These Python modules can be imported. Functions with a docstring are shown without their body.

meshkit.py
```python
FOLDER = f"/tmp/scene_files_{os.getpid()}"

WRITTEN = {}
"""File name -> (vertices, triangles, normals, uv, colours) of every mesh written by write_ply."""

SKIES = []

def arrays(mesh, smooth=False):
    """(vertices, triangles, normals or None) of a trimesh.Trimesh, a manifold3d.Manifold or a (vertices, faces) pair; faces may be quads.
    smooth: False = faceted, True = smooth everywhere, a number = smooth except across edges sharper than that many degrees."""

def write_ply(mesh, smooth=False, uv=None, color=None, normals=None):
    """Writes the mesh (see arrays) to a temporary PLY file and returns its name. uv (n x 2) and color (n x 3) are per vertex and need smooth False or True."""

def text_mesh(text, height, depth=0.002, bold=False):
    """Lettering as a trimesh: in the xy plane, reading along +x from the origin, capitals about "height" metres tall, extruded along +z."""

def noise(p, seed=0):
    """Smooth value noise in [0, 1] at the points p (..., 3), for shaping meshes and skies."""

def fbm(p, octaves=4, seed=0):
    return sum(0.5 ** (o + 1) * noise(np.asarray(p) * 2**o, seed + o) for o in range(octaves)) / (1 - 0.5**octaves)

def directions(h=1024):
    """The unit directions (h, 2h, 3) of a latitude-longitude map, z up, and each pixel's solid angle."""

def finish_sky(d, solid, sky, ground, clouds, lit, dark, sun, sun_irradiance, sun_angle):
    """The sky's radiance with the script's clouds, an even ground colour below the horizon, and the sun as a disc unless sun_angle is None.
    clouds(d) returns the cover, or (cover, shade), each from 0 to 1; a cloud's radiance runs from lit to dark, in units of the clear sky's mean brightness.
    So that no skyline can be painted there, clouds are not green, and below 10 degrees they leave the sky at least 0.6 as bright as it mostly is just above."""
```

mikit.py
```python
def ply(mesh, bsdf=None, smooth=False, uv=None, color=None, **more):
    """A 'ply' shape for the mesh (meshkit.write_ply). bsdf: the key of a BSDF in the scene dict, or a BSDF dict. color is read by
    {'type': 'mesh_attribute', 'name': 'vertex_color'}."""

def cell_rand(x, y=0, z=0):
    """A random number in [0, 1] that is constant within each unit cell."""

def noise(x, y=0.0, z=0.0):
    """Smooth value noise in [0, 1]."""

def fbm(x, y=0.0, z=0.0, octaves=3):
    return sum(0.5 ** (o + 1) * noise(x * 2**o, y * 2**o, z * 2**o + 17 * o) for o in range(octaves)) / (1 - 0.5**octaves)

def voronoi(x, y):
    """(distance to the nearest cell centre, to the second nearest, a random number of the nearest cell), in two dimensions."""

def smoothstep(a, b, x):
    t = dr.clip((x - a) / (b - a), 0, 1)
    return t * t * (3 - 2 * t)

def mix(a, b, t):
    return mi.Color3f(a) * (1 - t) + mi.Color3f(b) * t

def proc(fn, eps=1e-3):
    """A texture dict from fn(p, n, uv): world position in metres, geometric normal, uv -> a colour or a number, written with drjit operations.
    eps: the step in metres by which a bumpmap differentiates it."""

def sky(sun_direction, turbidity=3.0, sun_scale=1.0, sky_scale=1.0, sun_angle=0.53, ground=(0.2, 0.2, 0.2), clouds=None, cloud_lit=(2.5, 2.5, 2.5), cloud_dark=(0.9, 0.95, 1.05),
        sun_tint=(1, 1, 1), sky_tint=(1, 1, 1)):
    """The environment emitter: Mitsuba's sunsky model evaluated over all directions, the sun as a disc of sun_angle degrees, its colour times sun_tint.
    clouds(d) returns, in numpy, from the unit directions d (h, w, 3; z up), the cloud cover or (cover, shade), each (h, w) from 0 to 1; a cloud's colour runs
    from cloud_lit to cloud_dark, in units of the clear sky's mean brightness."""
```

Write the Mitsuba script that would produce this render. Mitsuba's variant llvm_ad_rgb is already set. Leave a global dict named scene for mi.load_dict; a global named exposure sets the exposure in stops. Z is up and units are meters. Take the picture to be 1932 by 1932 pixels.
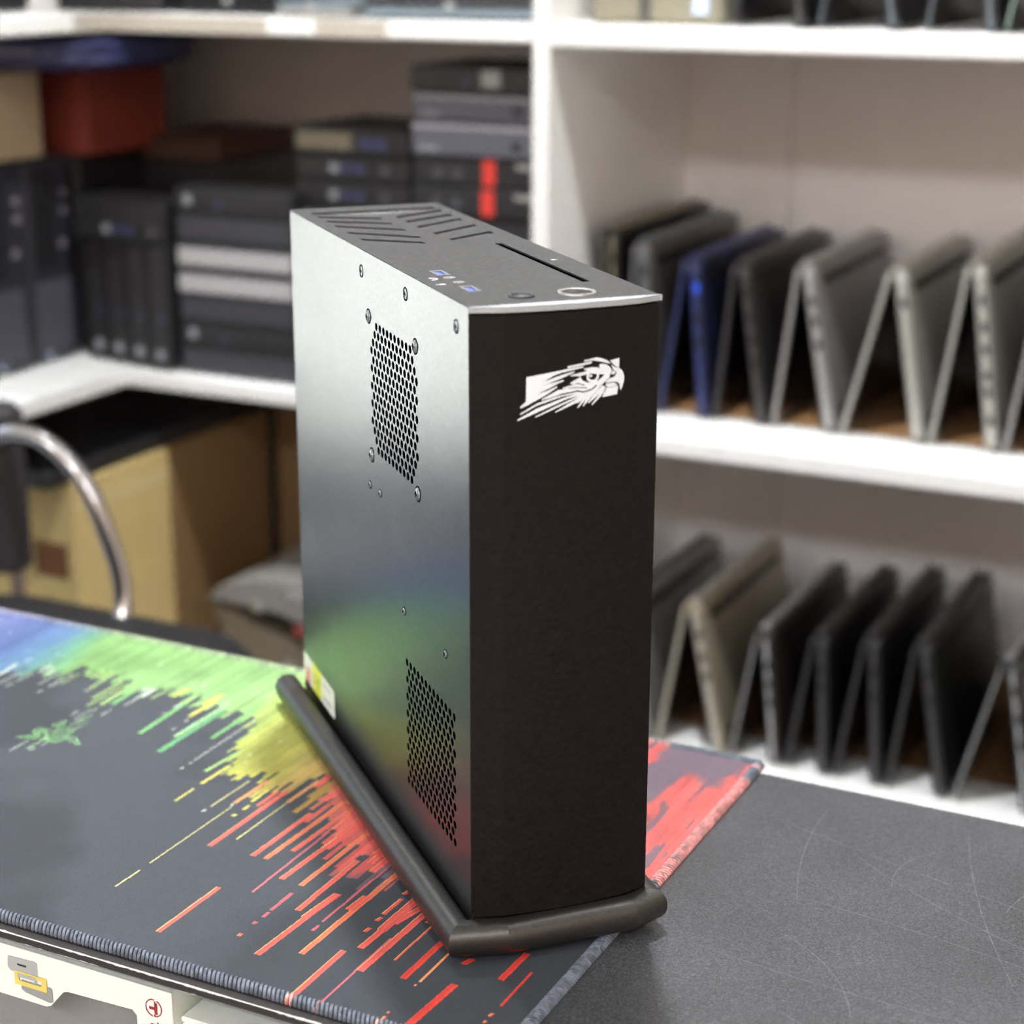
import math, random
import numpy as np, trimesh, manifold3d
import shapely
from shapely.geometry import Polygon, LineString, Point, box as sbox
from shapely.ops import unary_union
from PIL import Image, ImageDraw
import drjit as dr
import mitsuba as mi
import mikit, meshkit
from mikit import proc, cell_rand, noise, fbm, smoothstep, mix

T = mi.ScalarTransform4f
scene, labels = {'type': 'scene'}, {}

# ------------------------------------------------------------------ camera, daylight, lamps, exposure
CZ = 1.24
PITCH, YAW, ROLL, FPX = math.radians(17.0929), math.radians(26.5462), math.radians(0.1457), 3528.77
_fw = np.array([-math.sin(YAW)*math.cos(PITCH), math.cos(YAW)*math.cos(PITCH), -math.sin(PITCH)])
_rt = np.array([math.cos(YAW), math.sin(YAW), 0.0])
_up = np.cross(_rt, _fw)
_up = _up*math.cos(ROLL) - _rt*math.sin(ROLL)
eye = np.array([0, 0, CZ])
scene['camera'] = {
    'type': 'thinlens', 'fov': math.degrees(2*math.atan(966/FPX)), 'fov_axis': 'x',
    'aperture_radius': 0.0051, 'focus_distance': 0.955, 'near_clip': 0.02, 'far_clip': 60.0,
    'to_world': T().look_at(origin=eye.tolist(), target=(eye+_fw).tolist(), up=_up.tolist())}
exposure = -0.2
scene['daylight'] = mikit.sky((0.22, -0.05, 0.97), turbidity=4.0, sun_scale=19.0, sky_scale=9.0, sun_tint=(0.82, 1.0, 1.22), ground=(0.45, 0.45, 0.45),
                              clouds=lambda d: (np.full(d.shape[:2], 0.85), np.full(d.shape[:2], 0.35)), cloud_lit=(1.35, 1.5, 1.68), cloud_dark=(0.9, 1.02, 1.16))
# ceiling downlights: x, y, radius, radiance (warm-neutral LED)
CEIL = 2.75
LAMPS = [(-0.66, 1.36, 0.055, 1850.0, 'over the aisle behind the counter'), (-1.75, 1.70, 0.09, 260.0, 'near the corner shelving'), (0.55, 1.36, 0.09, 105.0, 'over the right end of the counter'), (1.75, 1.36, 0.09, 120.0, 'near the right wall')]
# square fill panels added behind the camera to brighten the shelves: x, y, radiance
FILL_PANELS = [(-2.4, -1.95, 34.0, 'at the far left behind the camera'), (-0.9, -1.95, 34.0, 'straight behind the camera'), (0.6, -1.95, 34.0, 'to the right behind the camera'), (2.0, -1.95, 34.0, 'near the right wall behind the camera')]

# ------------------------------------------------------------------ helpers
def numbered(key):
    if key not in _taken:
        _taken[key] = 0
        return key
    _taken[key] += 1
    return f'{key}_{_taken[key]:03d}'
_taken = {}

def thing(name, label, cat, group=None):
    key = numbered(name)
    labels[key] = {'label': label, 'category': cat}
    if group: labels[key]['group'] = group
    return key

def struct(name, label=None):
    key = numbered(name)
    labels[key] = {'kind': 'structure'}
    if label: labels[key]['label'] = label
    return key

_made = set()
def bsdf(name, rgb=(0.5, 0.5, 0.5), rough=0.5, spec=0.5, metallic=0.0, **more):
    """one principled material per name, defined once; rgb is sRGB or a proc dict"""
    if name not in _made:
        _made.add(name)
        col = rgb if isinstance(rgb, dict) else {'type': 'rgb', 'value': [lin(c) for c in rgb]}
        d = {'type': 'principled', 'base_color': col, 'roughness': rough, 'specular': spec, 'metallic': metallic, **more}
        scene['m_'+name] = {'type': 'twosided', 'bsdf': d}
    return name

def lin(c):
    return c/12.92 if c <= 0.04045 else ((c+0.055)/1.055)**2.4

def put(parent, part, mesh, mat, smooth=False, label=None, kind=None, M=None, shape=None):
    """adds one entry: a part of parent, or (part None) the thing itself"""
    key = numbered(f'{parent}__{part}') if part else parent
    d = shape if shape is not None else mikit.ply(mesh, 'm_'+mat, smooth=smooth)
    d = dict(d)
    if shape is not None: d['bsdf'] = {'type': 'ref', 'id': 'm_'+mat}
    if M is not None: d['to_world'] = T(np.asarray(M, float).tolist()) if not isinstance(M, T) else M
    scene[key] = d
    if label or kind:
        labels.setdefault(key, {})
        if label: labels[key]['label'] = label
        if kind: labels[key]['kind'] = kind
    return key

def hull(pts):
    return manifold3d.Manifold.hull_points(np.asarray(pts, float).tolist())

def cb(x0, x1, y0, y1, z0, z1, b=0.001):
    """box with chamfered edges"""
    b = min(b, 0.45*min(x1-x0, y1-y0, z1-z0))
    if b <= 0:
        m = trimesh.creation.box((x1-x0, y1-y0, z1-z0)); m.apply_translation(((x0+x1)/2, (y0+y1)/2, (z0+z1)/2)); return m
    pts = []
    for sx in (0, 1):
        for sy in (0, 1):
            for sz in (0, 1):
                X, Y, Z = (x0, x1)[sx], (y0, y1)[sy], (z0, z1)[sz]
                dx, dy, dz = (b, -b)[sx], (b, -b)[sy], (b, -b)[sz]
                pts += [(X, Y+dy, Z+dz), (X+dx, Y, Z+dz), (X+dx, Y+dy, Z)]
    return trimesh.Trimesh(np.array(pts)).convex_hull

def rbox(x0, x1, y0, y1, z0, z1, r, n=3):
    """box with rounded vertical edges (radius r) and a small chamfer"""
    g = sbox(x0+r, y0+r, x1-r, y1-r).buffer(r, quad_segs=n)
    c = min(r*0.4, (z1-z0)*0.3)
    gi = g.buffer(-c)
    P = [(x, y, z) for gg, zs in ((g, (z0+c, z1-c)), (gi, (z0, z1))) for z in zs for x, y in gg.exterior.coords[:-1]]
    return trimesh.Trimesh(np.array(P)).convex_hull

def extr(poly, h, z0=0.0):
    ms = [trimesh.creation.extrude_polygon(g, h, engine='earcut') for g in getattr(poly, 'geoms', [poly]) if g.area > 0]
    m = trimesh.util.concatenate(ms)
    m.apply_translation((0, 0, z0))
    return m

def mapped(m, f):
    m = m.copy(); m.vertices = np.array(f(np.array(m.vertices))); return m

def cat(ms):
    return trimesh.util.concatenate([m for m in ms])

def manif(m):
    o = m.to_mesh(); return trimesh.Trimesh(o.vert_properties[:, :3], o.tri_verts, process=False)

def tube(path, r, n=10, closed=False, caps=True):
    p = np.asarray(path, float); N = len(p)
    t = np.gradient(p, axis=0); t /= np.linalg.norm(t, axis=1, keepdims=True)
    ref = np.array([0, 0, 1.0]) if abs(t[0][2]) < 0.9 else np.array([1.0, 0, 0])
    a = np.cross(t[0], ref); a /= np.linalg.norm(a)
    ang = np.arange(n)*2*math.pi/n; V = []
    for i in range(N):
        a = a - t[i]*(a@t[i]); a /= np.linalg.norm(a); b = np.cross(t[i], a)
        rr = r[i] if hasattr(r, '__len__') else r
        V.append(p[i]+rr*(np.cos(ang)[:, None]*a+np.sin(ang)[:, None]*b))
    V = np.vstack(V); F = []
    for i in range(N-1):
        for j in range(n):
            k = (j+1) % n
            F += [(i*n+j, i*n+k, (i+1)*n+k), (i*n+j, (i+1)*n+k, (i+1)*n+j)]
    if caps:
        V = np.vstack([V, p[0], p[-1]])
        for j in range(n):
            k = (j+1) % n
            F += [(N*n, k, j), (N*n+1, (N-1)*n+j, (N-1)*n+k)]
    return trimesh.Trimesh(V, F, process=False)

def spline(pts, n=40):
    from scipy.interpolate import CubicSpline
    p = np.asarray(pts, float); d = np.r_[0, np.cumsum(np.linalg.norm(np.diff(p, axis=0), axis=1))]
    return CubicSpline(d, p)(np.linspace(0, d[-1], n))

def lathe(prof, n=32):
    """revolve (r, z) profile about z"""
    return trimesh.creation.revolve(np.asarray(prof, float), sections=n)

def Rz(deg, x=0, y=0, z=0):
    c, s = math.cos(math.radians(deg)), math.sin(math.radians(deg))
    return np.array([[c, -s, 0, x], [s, c, 0, y], [0, 0, 1, z], [0, 0, 0, 1]])

def moved(m, M):
    m = m.copy(); m.apply_transform(M); return m

# ------------------------------------------------------------------ room
GX0, GX1, GY0, GY1 = -3.3, 2.6, -2.4, 2.62

def floor_col(p, n, uv):
    fx, fy = p.x/0.6, p.y/0.6
    ex = dr.abs(fx - dr.round(fx)); ey = dr.abs(fy - dr.round(fy))
    grout = 1 - smoothstep(0.004, 0.007, dr.minimum(ex, ey))
    v = 0.36 + 0.05*cell_rand(dr.floor(fx+0.5), dr.floor(fy+0.5)) + 0.05*fbm(p.x*9, p.y*9)
    return mix(mi.Color3f(v, v*1.0, v*1.02), mi.Color3f(0.12), grout*0.7)
bsdf('floor_tile', proc(floor_col), rough=0.22, spec=0.5)
bsdf('wall_paint', (0.80, 0.79, 0.77), rough=0.7)
bsdf('brown_wall', (0.82, 0.74, 0.66), rough=0.6)
bsdf('ceiling_paint', (0.88, 0.88, 0.87), rough=0.9)
bsdf('window_frame_metal', (0.35, 0.36, 0.38), rough=0.35, metallic=0.6)
bsdf('pavement', (0.72, 0.71, 0.69), rough=0.9)
scene['m_pane_glass'] = {'type': 'thindielectric', 'int_ior': 1.5}

def slab(name, x0, x1, y0, y1, z0, z1, mat, label=None):
    k = struct(name, label); put(k, None, cb(x0, x1, y0, y1, z0, z1, 0), mat); return k
slab('floor', GX0, GX1, GY0, GY1, -0.1, 0.0, 'floor_tile', 'grey tiled shop floor')
slab('ceiling', GX0, GX1, GY0, GY1, CEIL, CEIL+0.1, 'ceiling_paint', 'plain white shop ceiling')
slab('wall_back', GX0, GX1, GY1, GY1+0.1, 0, CEIL, 'wall_paint', 'pale wall behind the shelving')
slab('wall_front', GX0, GX1, GY0-0.1, GY0, 0, CEIL, 'brown_wall', 'brown wall across the shop')
slab('wall_right', GX1, GX1+0.1, GY0, GY1, 0, CEIL, 'brown_wall', 'brown wall at the right end of the shop')
# left wall with an added, unseen shop-front window that brightens the side panel
WY0, WY1, WZ0, WZ1 = 0.75, 2.55, 0.0, 2.3
k = struct('wall_left', 'pale wall beside the added shop front')
put(k, None, cat([cb(GX0-0.1, GX0, GY0, WY0, 0, CEIL, 0), cb(GX0-0.1, GX0, WY1, GY1, 0, CEIL, 0), cb(GX0-0.1, GX0, WY0, WY1, WZ1, CEIL, 0)]), 'wall_paint')
k = struct('added_window_1', 'glazed shop front added to brighten the side panel')
fr = [cb(GX0-0.08, GX0-0.02, WY0, WY0+0.05, WZ0, WZ1, .003), cb(GX0-0.08, GX0-0.02, WY1-0.05, WY1, WZ0, WZ1, .003),
      cb(GX0-0.08, GX0-0.02, WY0+.05, WY1-.05, WZ1-0.05, WZ1, .003), cb(GX0-0.08, GX0-0.02, WY0+.05, WY1-.05, WZ0, WZ0+0.05, .003),
      cb(GX0-0.075, GX0-0.025, (WY0+WY1)/2-.02, (WY0+WY1)/2+.02, WZ0+.05, WZ1-.05, .003)]
put(k, 'frame', cat(fr), 'window_frame_metal')
for a, b in ((WY0+.05, (WY0+WY1)/2-.02), ((WY0+WY1)/2+.02, WY1-.05)):
    pv = np.array([[GX0-.05, a, .05], [GX0-.05, b, .05], [GX0-.05, b, WZ1-.05], [GX0-.05, a, WZ1-.05]])
    put(k, 'pane', trimesh.Trimesh(pv, [[0, 1, 2], [0, 2, 3]], process=False), 'pane_glass')
slab('pavement', GX0-14, GX0-0.1, -8, 12, -0.12, -0.02, 'pavement', 'pavement added outside the shop front to brighten the side panel')  # unseen paving, added as a bright reflection for the side panel

bsdf('lamp_trim', (0.9, 0.9, 0.9), rough=0.4)
for i, (lx, ly, lr, pw, where) in enumerate(LAMPS):
    t = thing('ceiling_light', f'round recessed LED downlight in the ceiling, {where}', 'ceiling light')
    put(t, 'trim_ring', moved(trimesh.creation.annulus(r_min=lr, r_max=lr+0.015, height=0.008), Rz(0, lx, ly, CEIL-0.004)), 'lamp_trim', smooth=40)
    n = 28; a = np.arange(n)*2*math.pi/n
    V = np.vstack([[lx, ly, CEIL-.006], np.c_[lx+lr*np.cos(a), ly+lr*np.sin(a), np.full(n, CEIL-.006)]])
    F = [[0, 1+(j+1) % n, 1+j] for j in range(n)]
    d = mikit.ply(trimesh.Trimesh(V, F, process=False), 'm_lamp_trim')
    d['emitter'] = {'type': 'area', 'radiance': {'type': 'rgb', 'value': [pw*0.965, pw*1.0, pw*1.03]}}
    put(t, 'diffuser', None, 'lamp_trim', shape=d)
for lx, ly, pw, where in FILL_PANELS:
    t = thing('added_fill_panel', f'square fill light added in the ceiling {where}', 'ceiling light')
    h = .30
    put(t, 'frame', cat([cb(lx-h-.02, lx+h+.02, ly-h-.02, ly-h, CEIL-.012, CEIL, 0), cb(lx-h-.02, lx+h+.02, ly+h, ly+h+.02, CEIL-.012, CEIL, 0), cb(lx-h-.02, lx-h, ly-h, ly+h, CEIL-.012, CEIL, 0), cb(lx+h, lx+h+.02, ly-h, ly+h, CEIL-.012, CEIL, 0)]), 'lamp_trim')
    d = mikit.ply(trimesh.Trimesh([[lx-h, ly-h, CEIL-.008], [lx+h, ly-h, CEIL-.008], [lx+h, ly+h, CEIL-.008], [lx-h, ly+h, CEIL-.008]], [[0, 2, 1], [0, 3, 2]], process=False), 'm_lamp_trim')
    d['emitter'] = {'type': 'area', 'radiance': {'type': 'rgb', 'value': [pw*0.95, pw*1.0, pw*1.06]}}
    put(t, 'diffuser', None, 'lamp_trim', shape=d)

# ------------------------------------------------------------------ counter
DY0, DY1, DZ = 0.6500, 1.0076, 0.75
SCR = [(-.31, .955, .02, .87), (-.18, .78, -.02, .735), (-.13, .97, -.16, .90), (-.26, .83, -.20, .755), (-.25, .93, -.12, .86), (-.27, .87, .02, .80), (-.20, .99, -.14, .83), (-.05, .95, .02, .80), (-.30, .80, -.12, .79), (-.22, .90, -.20, .96), (-.24, .76, -.05, .70), (-.09, 1.0, -.10, .9), (-.28, .98, -.26, .86), (.05, .98, .07, .86)]
def desk_col(p, n, uv):
    sp = cell_rand(p.x*1500, p.y*1500, p.z*1500)
    sp2 = noise(p.x*950, p.y*950, p.z*950)
    bl = fbm(p.x*14, p.y*14, 0)
    v = 0.062*(0.65 + 0.7*sp) * (0.6+0.8*sp2) * (0.75+0.5*bl)
    c = mi.Color3f(v, v*1.04, v*1.14)
    s = mi.Float(0)
    for i, (x0, y0, x1, y1) in enumerate(SCR):
        dx, dy = x1-x0, y1-y0; L = math.hypot(dx, dy)
        tt = dr.clip(((p.x-x0)*dx+(p.y-y0)*dy)/(L*L), 0, 1)
        bow = (0.012 if i % 2 else -0.006)*tt*(1-tt)*4
        d = dr.abs((p.x-x0)*dy/L-(p.y-y0)*dx/L + bow)
        s = dr.maximum(s, (1-smoothstep(0.00012, 0.00045, d))*smoothstep(0.0, .05, tt)*(1-smoothstep(.95, 1, tt))*(0.3+0.7*noise(tt*40, i)))
    c = mix(c, mi.Color3f(0.20, 0.20, 0.22), s*0.5)
    chip = lambda k: 0.0006*smoothstep(.45, .8, noise(p.x*70, k))*noise(p.x*420, k+1)
    wear = dr.maximum(1-smoothstep(0.0, 0.00012, dr.abs(p.z-DZ+0.00035)-0.00022-chip(3)), 1-smoothstep(0.0, 0.00012, dr.abs(p.z-DZ+0.0045)-0.00012-chip(9)))
    edge = (1-smoothstep(DY0+0.0004, DY0+0.0006, p.y-chip(5)))*wear
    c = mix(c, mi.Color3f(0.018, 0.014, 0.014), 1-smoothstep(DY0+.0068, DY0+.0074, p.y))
    return mix(c, mi.Color3f(0.62, 0.59, 0.56), edge)
bsdf('desk_laminate', proc(desk_col), rough=0.36, spec=0.5)
bsdf('desk_panel', (0.10, 0.10, 0.10), rough=0.6)
desk = thing('counter_desk', 'long black counter with a scratched speckled top and worn front edge', 'counter')
put(desk, 'top', cb(-2.3, 1.6, DY0, DY1, DZ-0.0048, DZ, 0.0005), 'desk_laminate', label='thin scratched black laminate top with white chips along its edge')
put(desk, 'support_board', cb(-2.28, 1.58, DY0+0.09, DY1-0.01, DZ-0.0208, DZ-0.005, 0.001), 'desk_panel')
put(desk, 'under_shelf', cb(-2.28, 1.58, DY0+0.002, DY1-0.02, 0.482, 0.50, 0.001), 'desk_panel')
put(desk, 'back_panel', cb(-2.28, 1.58, DY1-0.02, DY1-0.004, 0.0, DZ-0.0208, 0.001), 'desk_panel')
for x in (-2.28, -1.2, 0.4, 1.56):
    put(desk, 'side_panel', cb(x, x+0.018, DY0+0.09, DY1-0.0205, 0.0, 0.4815, 0.001), 'desk_panel')
for x in (-2.28, -1.2, 0.4, 1.56):
    put(desk, 'upper_panel', cb(x, x+0.018, DY0+0.09, DY1-0.0205, 0.5005, DZ-0.0212, 0.001), 'desk_panel')

# ------------------------------------------------------------------ printed desk mat
MX0, MX1, MY0, MY1, MZ = -1.28, -0.3335, 0.6575, 1.0175, 0.7530
CELL = 0.0003
NX, NY = int((MX1-MX0)/CELL)+2, int((MY1-MY0)/CELL)+2
BND= [(1492, 2644), (1575, 2784), (1686, 2813), (1870, 2855), (1932, 3026), (2106, 2995), (2201, 3043), (2366, 2893), (2554, 2837), (2603, 2899), (2738, 2931), (2873, 2962), (2986, 2871), (3141, 2805), (3309, 2783), (3463, 2755), (3553, 2732)]
BND2= [(3577, 2675), (3617, 2297), (3724, 2287), (3795, 2011), (3871, 1973), (3951, 2059), (4076, 2122), (4123, 1908), (4232, 2052), (4294, 2083), (4304, 2238), (4397, 2286)]
STREAKS= [(2969, 2282, 2905, 2940, 30, 'g'), (3243, 2107, 3216, 2807, 35, 'G'), (3187, 2342, 3179, 2969, 30, 'L'), (3417, 2425, 3393, 2969, 25, 'g'), (3517, 2102, 3486, 2820, 8, 'w'), (3509, 1964, 3508, 1995, 10, 'w'), (3513, 2047, 3512, 2078, 10, 'w'), (3654, 2001, 3697, 2370, 25, 'l'), (3742, 1848, 3752, 2144, 25, 'y'), (3745, 1586, 3745, 1775, 16, 'y'), (4086, 893, 4086, 1673, 8, 'p'), (4084, 595, 4088, 802, 9, 'p'), (4349, 1342, 4347, 1876, 8, 'p'), (3976, 1617, 3982, 2014, 8, 'p'), (3968, 1543, 3975, 1580, 10, 'w'), (4161, 1574, 4167, 1604, 25, 'y'), (4168, 1672, 4171, 1736, 20, 'y'), (4072, 1723, 4085, 2067, 25, 'o'), (4261, 1206, 4261, 2007, 30, 'r'), (4347, 1876, 4353, 2203, 25, 'o'), (4542, 1219, 4549, 1809, 30, 'r'), (4622, 1222, 4649, 2029, 30, 'O'), (4705, 1366, 4739, 1990, 30, 'r'), (4776, 874, 4762, 1657, 10, 'k'), (4826, 1066, 4858, 1666, 32, 'r'), (4964, 1052, 4972, 1777, 30, 'O'), (5097, 817, 5088, 1433, 32, 'r'), (5147, 351, 5198, 1064, 35, 'r'), (5162, 772, 5198, 1064, 45, 'r'), (4972, 754, 4969, 960, 20, 'k'), (4975, 677, 4974, 733, 20, 'k'), (4968, 596, 4970, 623, 20, 'k'), (4969, 460, 4970, 488, 20, 'r'), (4576, 310, 4586, 837, 28, 'r'), (5277, 775, 5274, 1269, 10, 'k'), (4453, 1774, 4465, 2155, 35, 'd'), (4155, 1779, 4152, 1966, 20, 'y'), (4214, 1752, 4217, 1970, 25, 'r'), (4074, 1681, 4074, 1710, 10, 'w'), (5280, 677, 5281, 722, 10, 'k'), (5348, 457, 5366, 1445, 32, 'O'), (5329, 942, 5346, 1108, 45, 'r'), (5526, 8, 5525, 579, 32, 'r'), (5678, 78, 5673, 790, 10, 'k'), (5691, 452, 5712, 1101, 38, 'r'), (5596, 924, 5688, 1176, 40, 'r'), (5579, 638, 5616, 1227, 38, 'r'), (5593, 839, 5595, 1233, 55, 'r'), (5516, 985, 5523, 1171, 22, 'r'), (5517, 909, 5527, 952, 22, 'r'), (5520, 786, 5529, 832, 22, 'r'), (5507, 1216, 5516, 1301, 22, 'r'), (5800, 615, 5804, 1029, 12, 'r'), (5764, 1009, 5775, 1082, 30, 'r'), (5920, 485, 5928, 935, 33, 'R'), (6010, 493, 6009, 855, 10, 'r'), (6005, 451, 6005, 465, 10, 'r'), (6137, 128, 6181, 550, 38, 'R'), (6117, 737, 6147, 799, 33, 'R'), (6350, 687, 6362, 970, 33, 'R'), (6459, 480, 6460, 819, 14, 'R'), (6453, 378, 6454, 406, 15, 'r'), (6454, 316, 6455, 337, 13, 'r'), (6014, 121, 6014, 156, 13, 'r'), (6009, 184, 6010, 199, 13, 'r'), (5226, 1355, 5236, 1608, 40, 'r'), (5167, 1439, 5173, 1635, 40, 'r'), (5136, 1538, 5150, 1643, 35, 'r'), (5272, 777, 5283, 1478, 10, 'k'), (5273, 677, 5278, 738, 10, 'k'), (4854, 1473, 4884, 1914, 50, 'r'), (4844, 1627, 4850, 1939, 50, 'r'), (4782, 1697, 4785, 1949, 40, 'r'), (4803, 1790, 4745, 2014, 50, 'r'), (4664, 2017, 4680, 2090, 40, 'o'), (4521, 1988, 4540, 2220, 40, 'O'), (4498, 1976, 4546, 2177, 40, 'r'), (4423, 1982, 4435, 2257, 35, 'd'), (4387, 2119, 4371, 2294, 40, 'r'), (1589, 2534, 1581, 2765, 10, 'w'), (1666, 2504, 1669, 2570, 10, 'w'), (1670, 2603, 1674, 2788, 10, 'w'), (1927, 2512, 1929, 2569, 10, 'w'), (1839, 2633, 1830, 2867, 10, 'w'), (1930, 2626, 1926, 2798, 10, 'w'), (1927, 2822, 1928, 2893, 10, 'w'), (1970, 2709, 1964, 2911, 13, 'l'), (2016, 2902, 2008, 2981, 15, 'l'), (2088, 2880, 2072, 3038, 25, 'l'), (2130, 2890, 2116, 3084, 20, 'l'), (2200, 2680, 2199, 2718, 12, 'w'), (2200, 2729, 2170, 3040, 20, 'l'), (2322, 2601, 2317, 2927, 22, 'l'), (2367, 2491, 2378, 2911, 15, 'l'), (2446, 2542, 2419, 2796, 30, 'l'), (2507, 2585, 2482, 2827, 30, 'g'), (2588, 2603, 2588, 2814, 10, 'w'), (2602, 2776, 2589, 2927, 35, 'w'), (2672, 2778, 2677, 2949, 20, 'l'), (2536, 2844, 2529, 2942, 20, 'w'), (2777, 2865, 2792, 3053, 25, 'y'), (2903, 2720, 2900, 2839, 14, 'w'), (2917, 2803, 2898, 2971, 30, 'l'), (2899, 2600, 2904, 2624, 12, 'w'), (3103, 2567, 3104, 2609, 12, 'w'), (3108, 2418, 3108, 2455, 12, 'w'), (3076, 2648, 3080, 2952, 32, 'y'), (3044, 2846, 3058, 3052, 30, 'y'), (1490, 2647, 1445, 2864, 30, 'w'), (1765, 2787, 1752, 2899, 20, 'w'), (1695, 2810, 1682, 2960, 25, 'w'), (2475, 1772, 2475, 1951, 9, 'L'), (2502, 1762, 2507, 1806, 8, 'w'), (2522, 1847, 2527, 1910, 6, 'w'), (2398, 1695, 2397, 1873, 5, 'w'), (2374, 2321, 2374, 2393, 10, 'w'), (2438, 2273, 2436, 2445, 5, 'w'), (2457, 2425, 2460, 2483, 8, 'L'), (2478, 2180, 2477, 2318, 7, 'L'), (2499, 2215, 2497, 2389, 5, 'L'), (2544, 2140, 2551, 2202, 8, 'L'), (2548, 2215, 2548, 2225, 8, 'L'), (2548, 2240, 2549, 2252, 8, 'L'), (2546, 2269, 2549, 2280, 8, 'L'), (2553, 2403, 2550, 2477, 9, 'w'), (2549, 2497, 2553, 2514, 9, 'w'), (2449, 1918, 2450, 1981, 6, 'L')]
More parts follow.
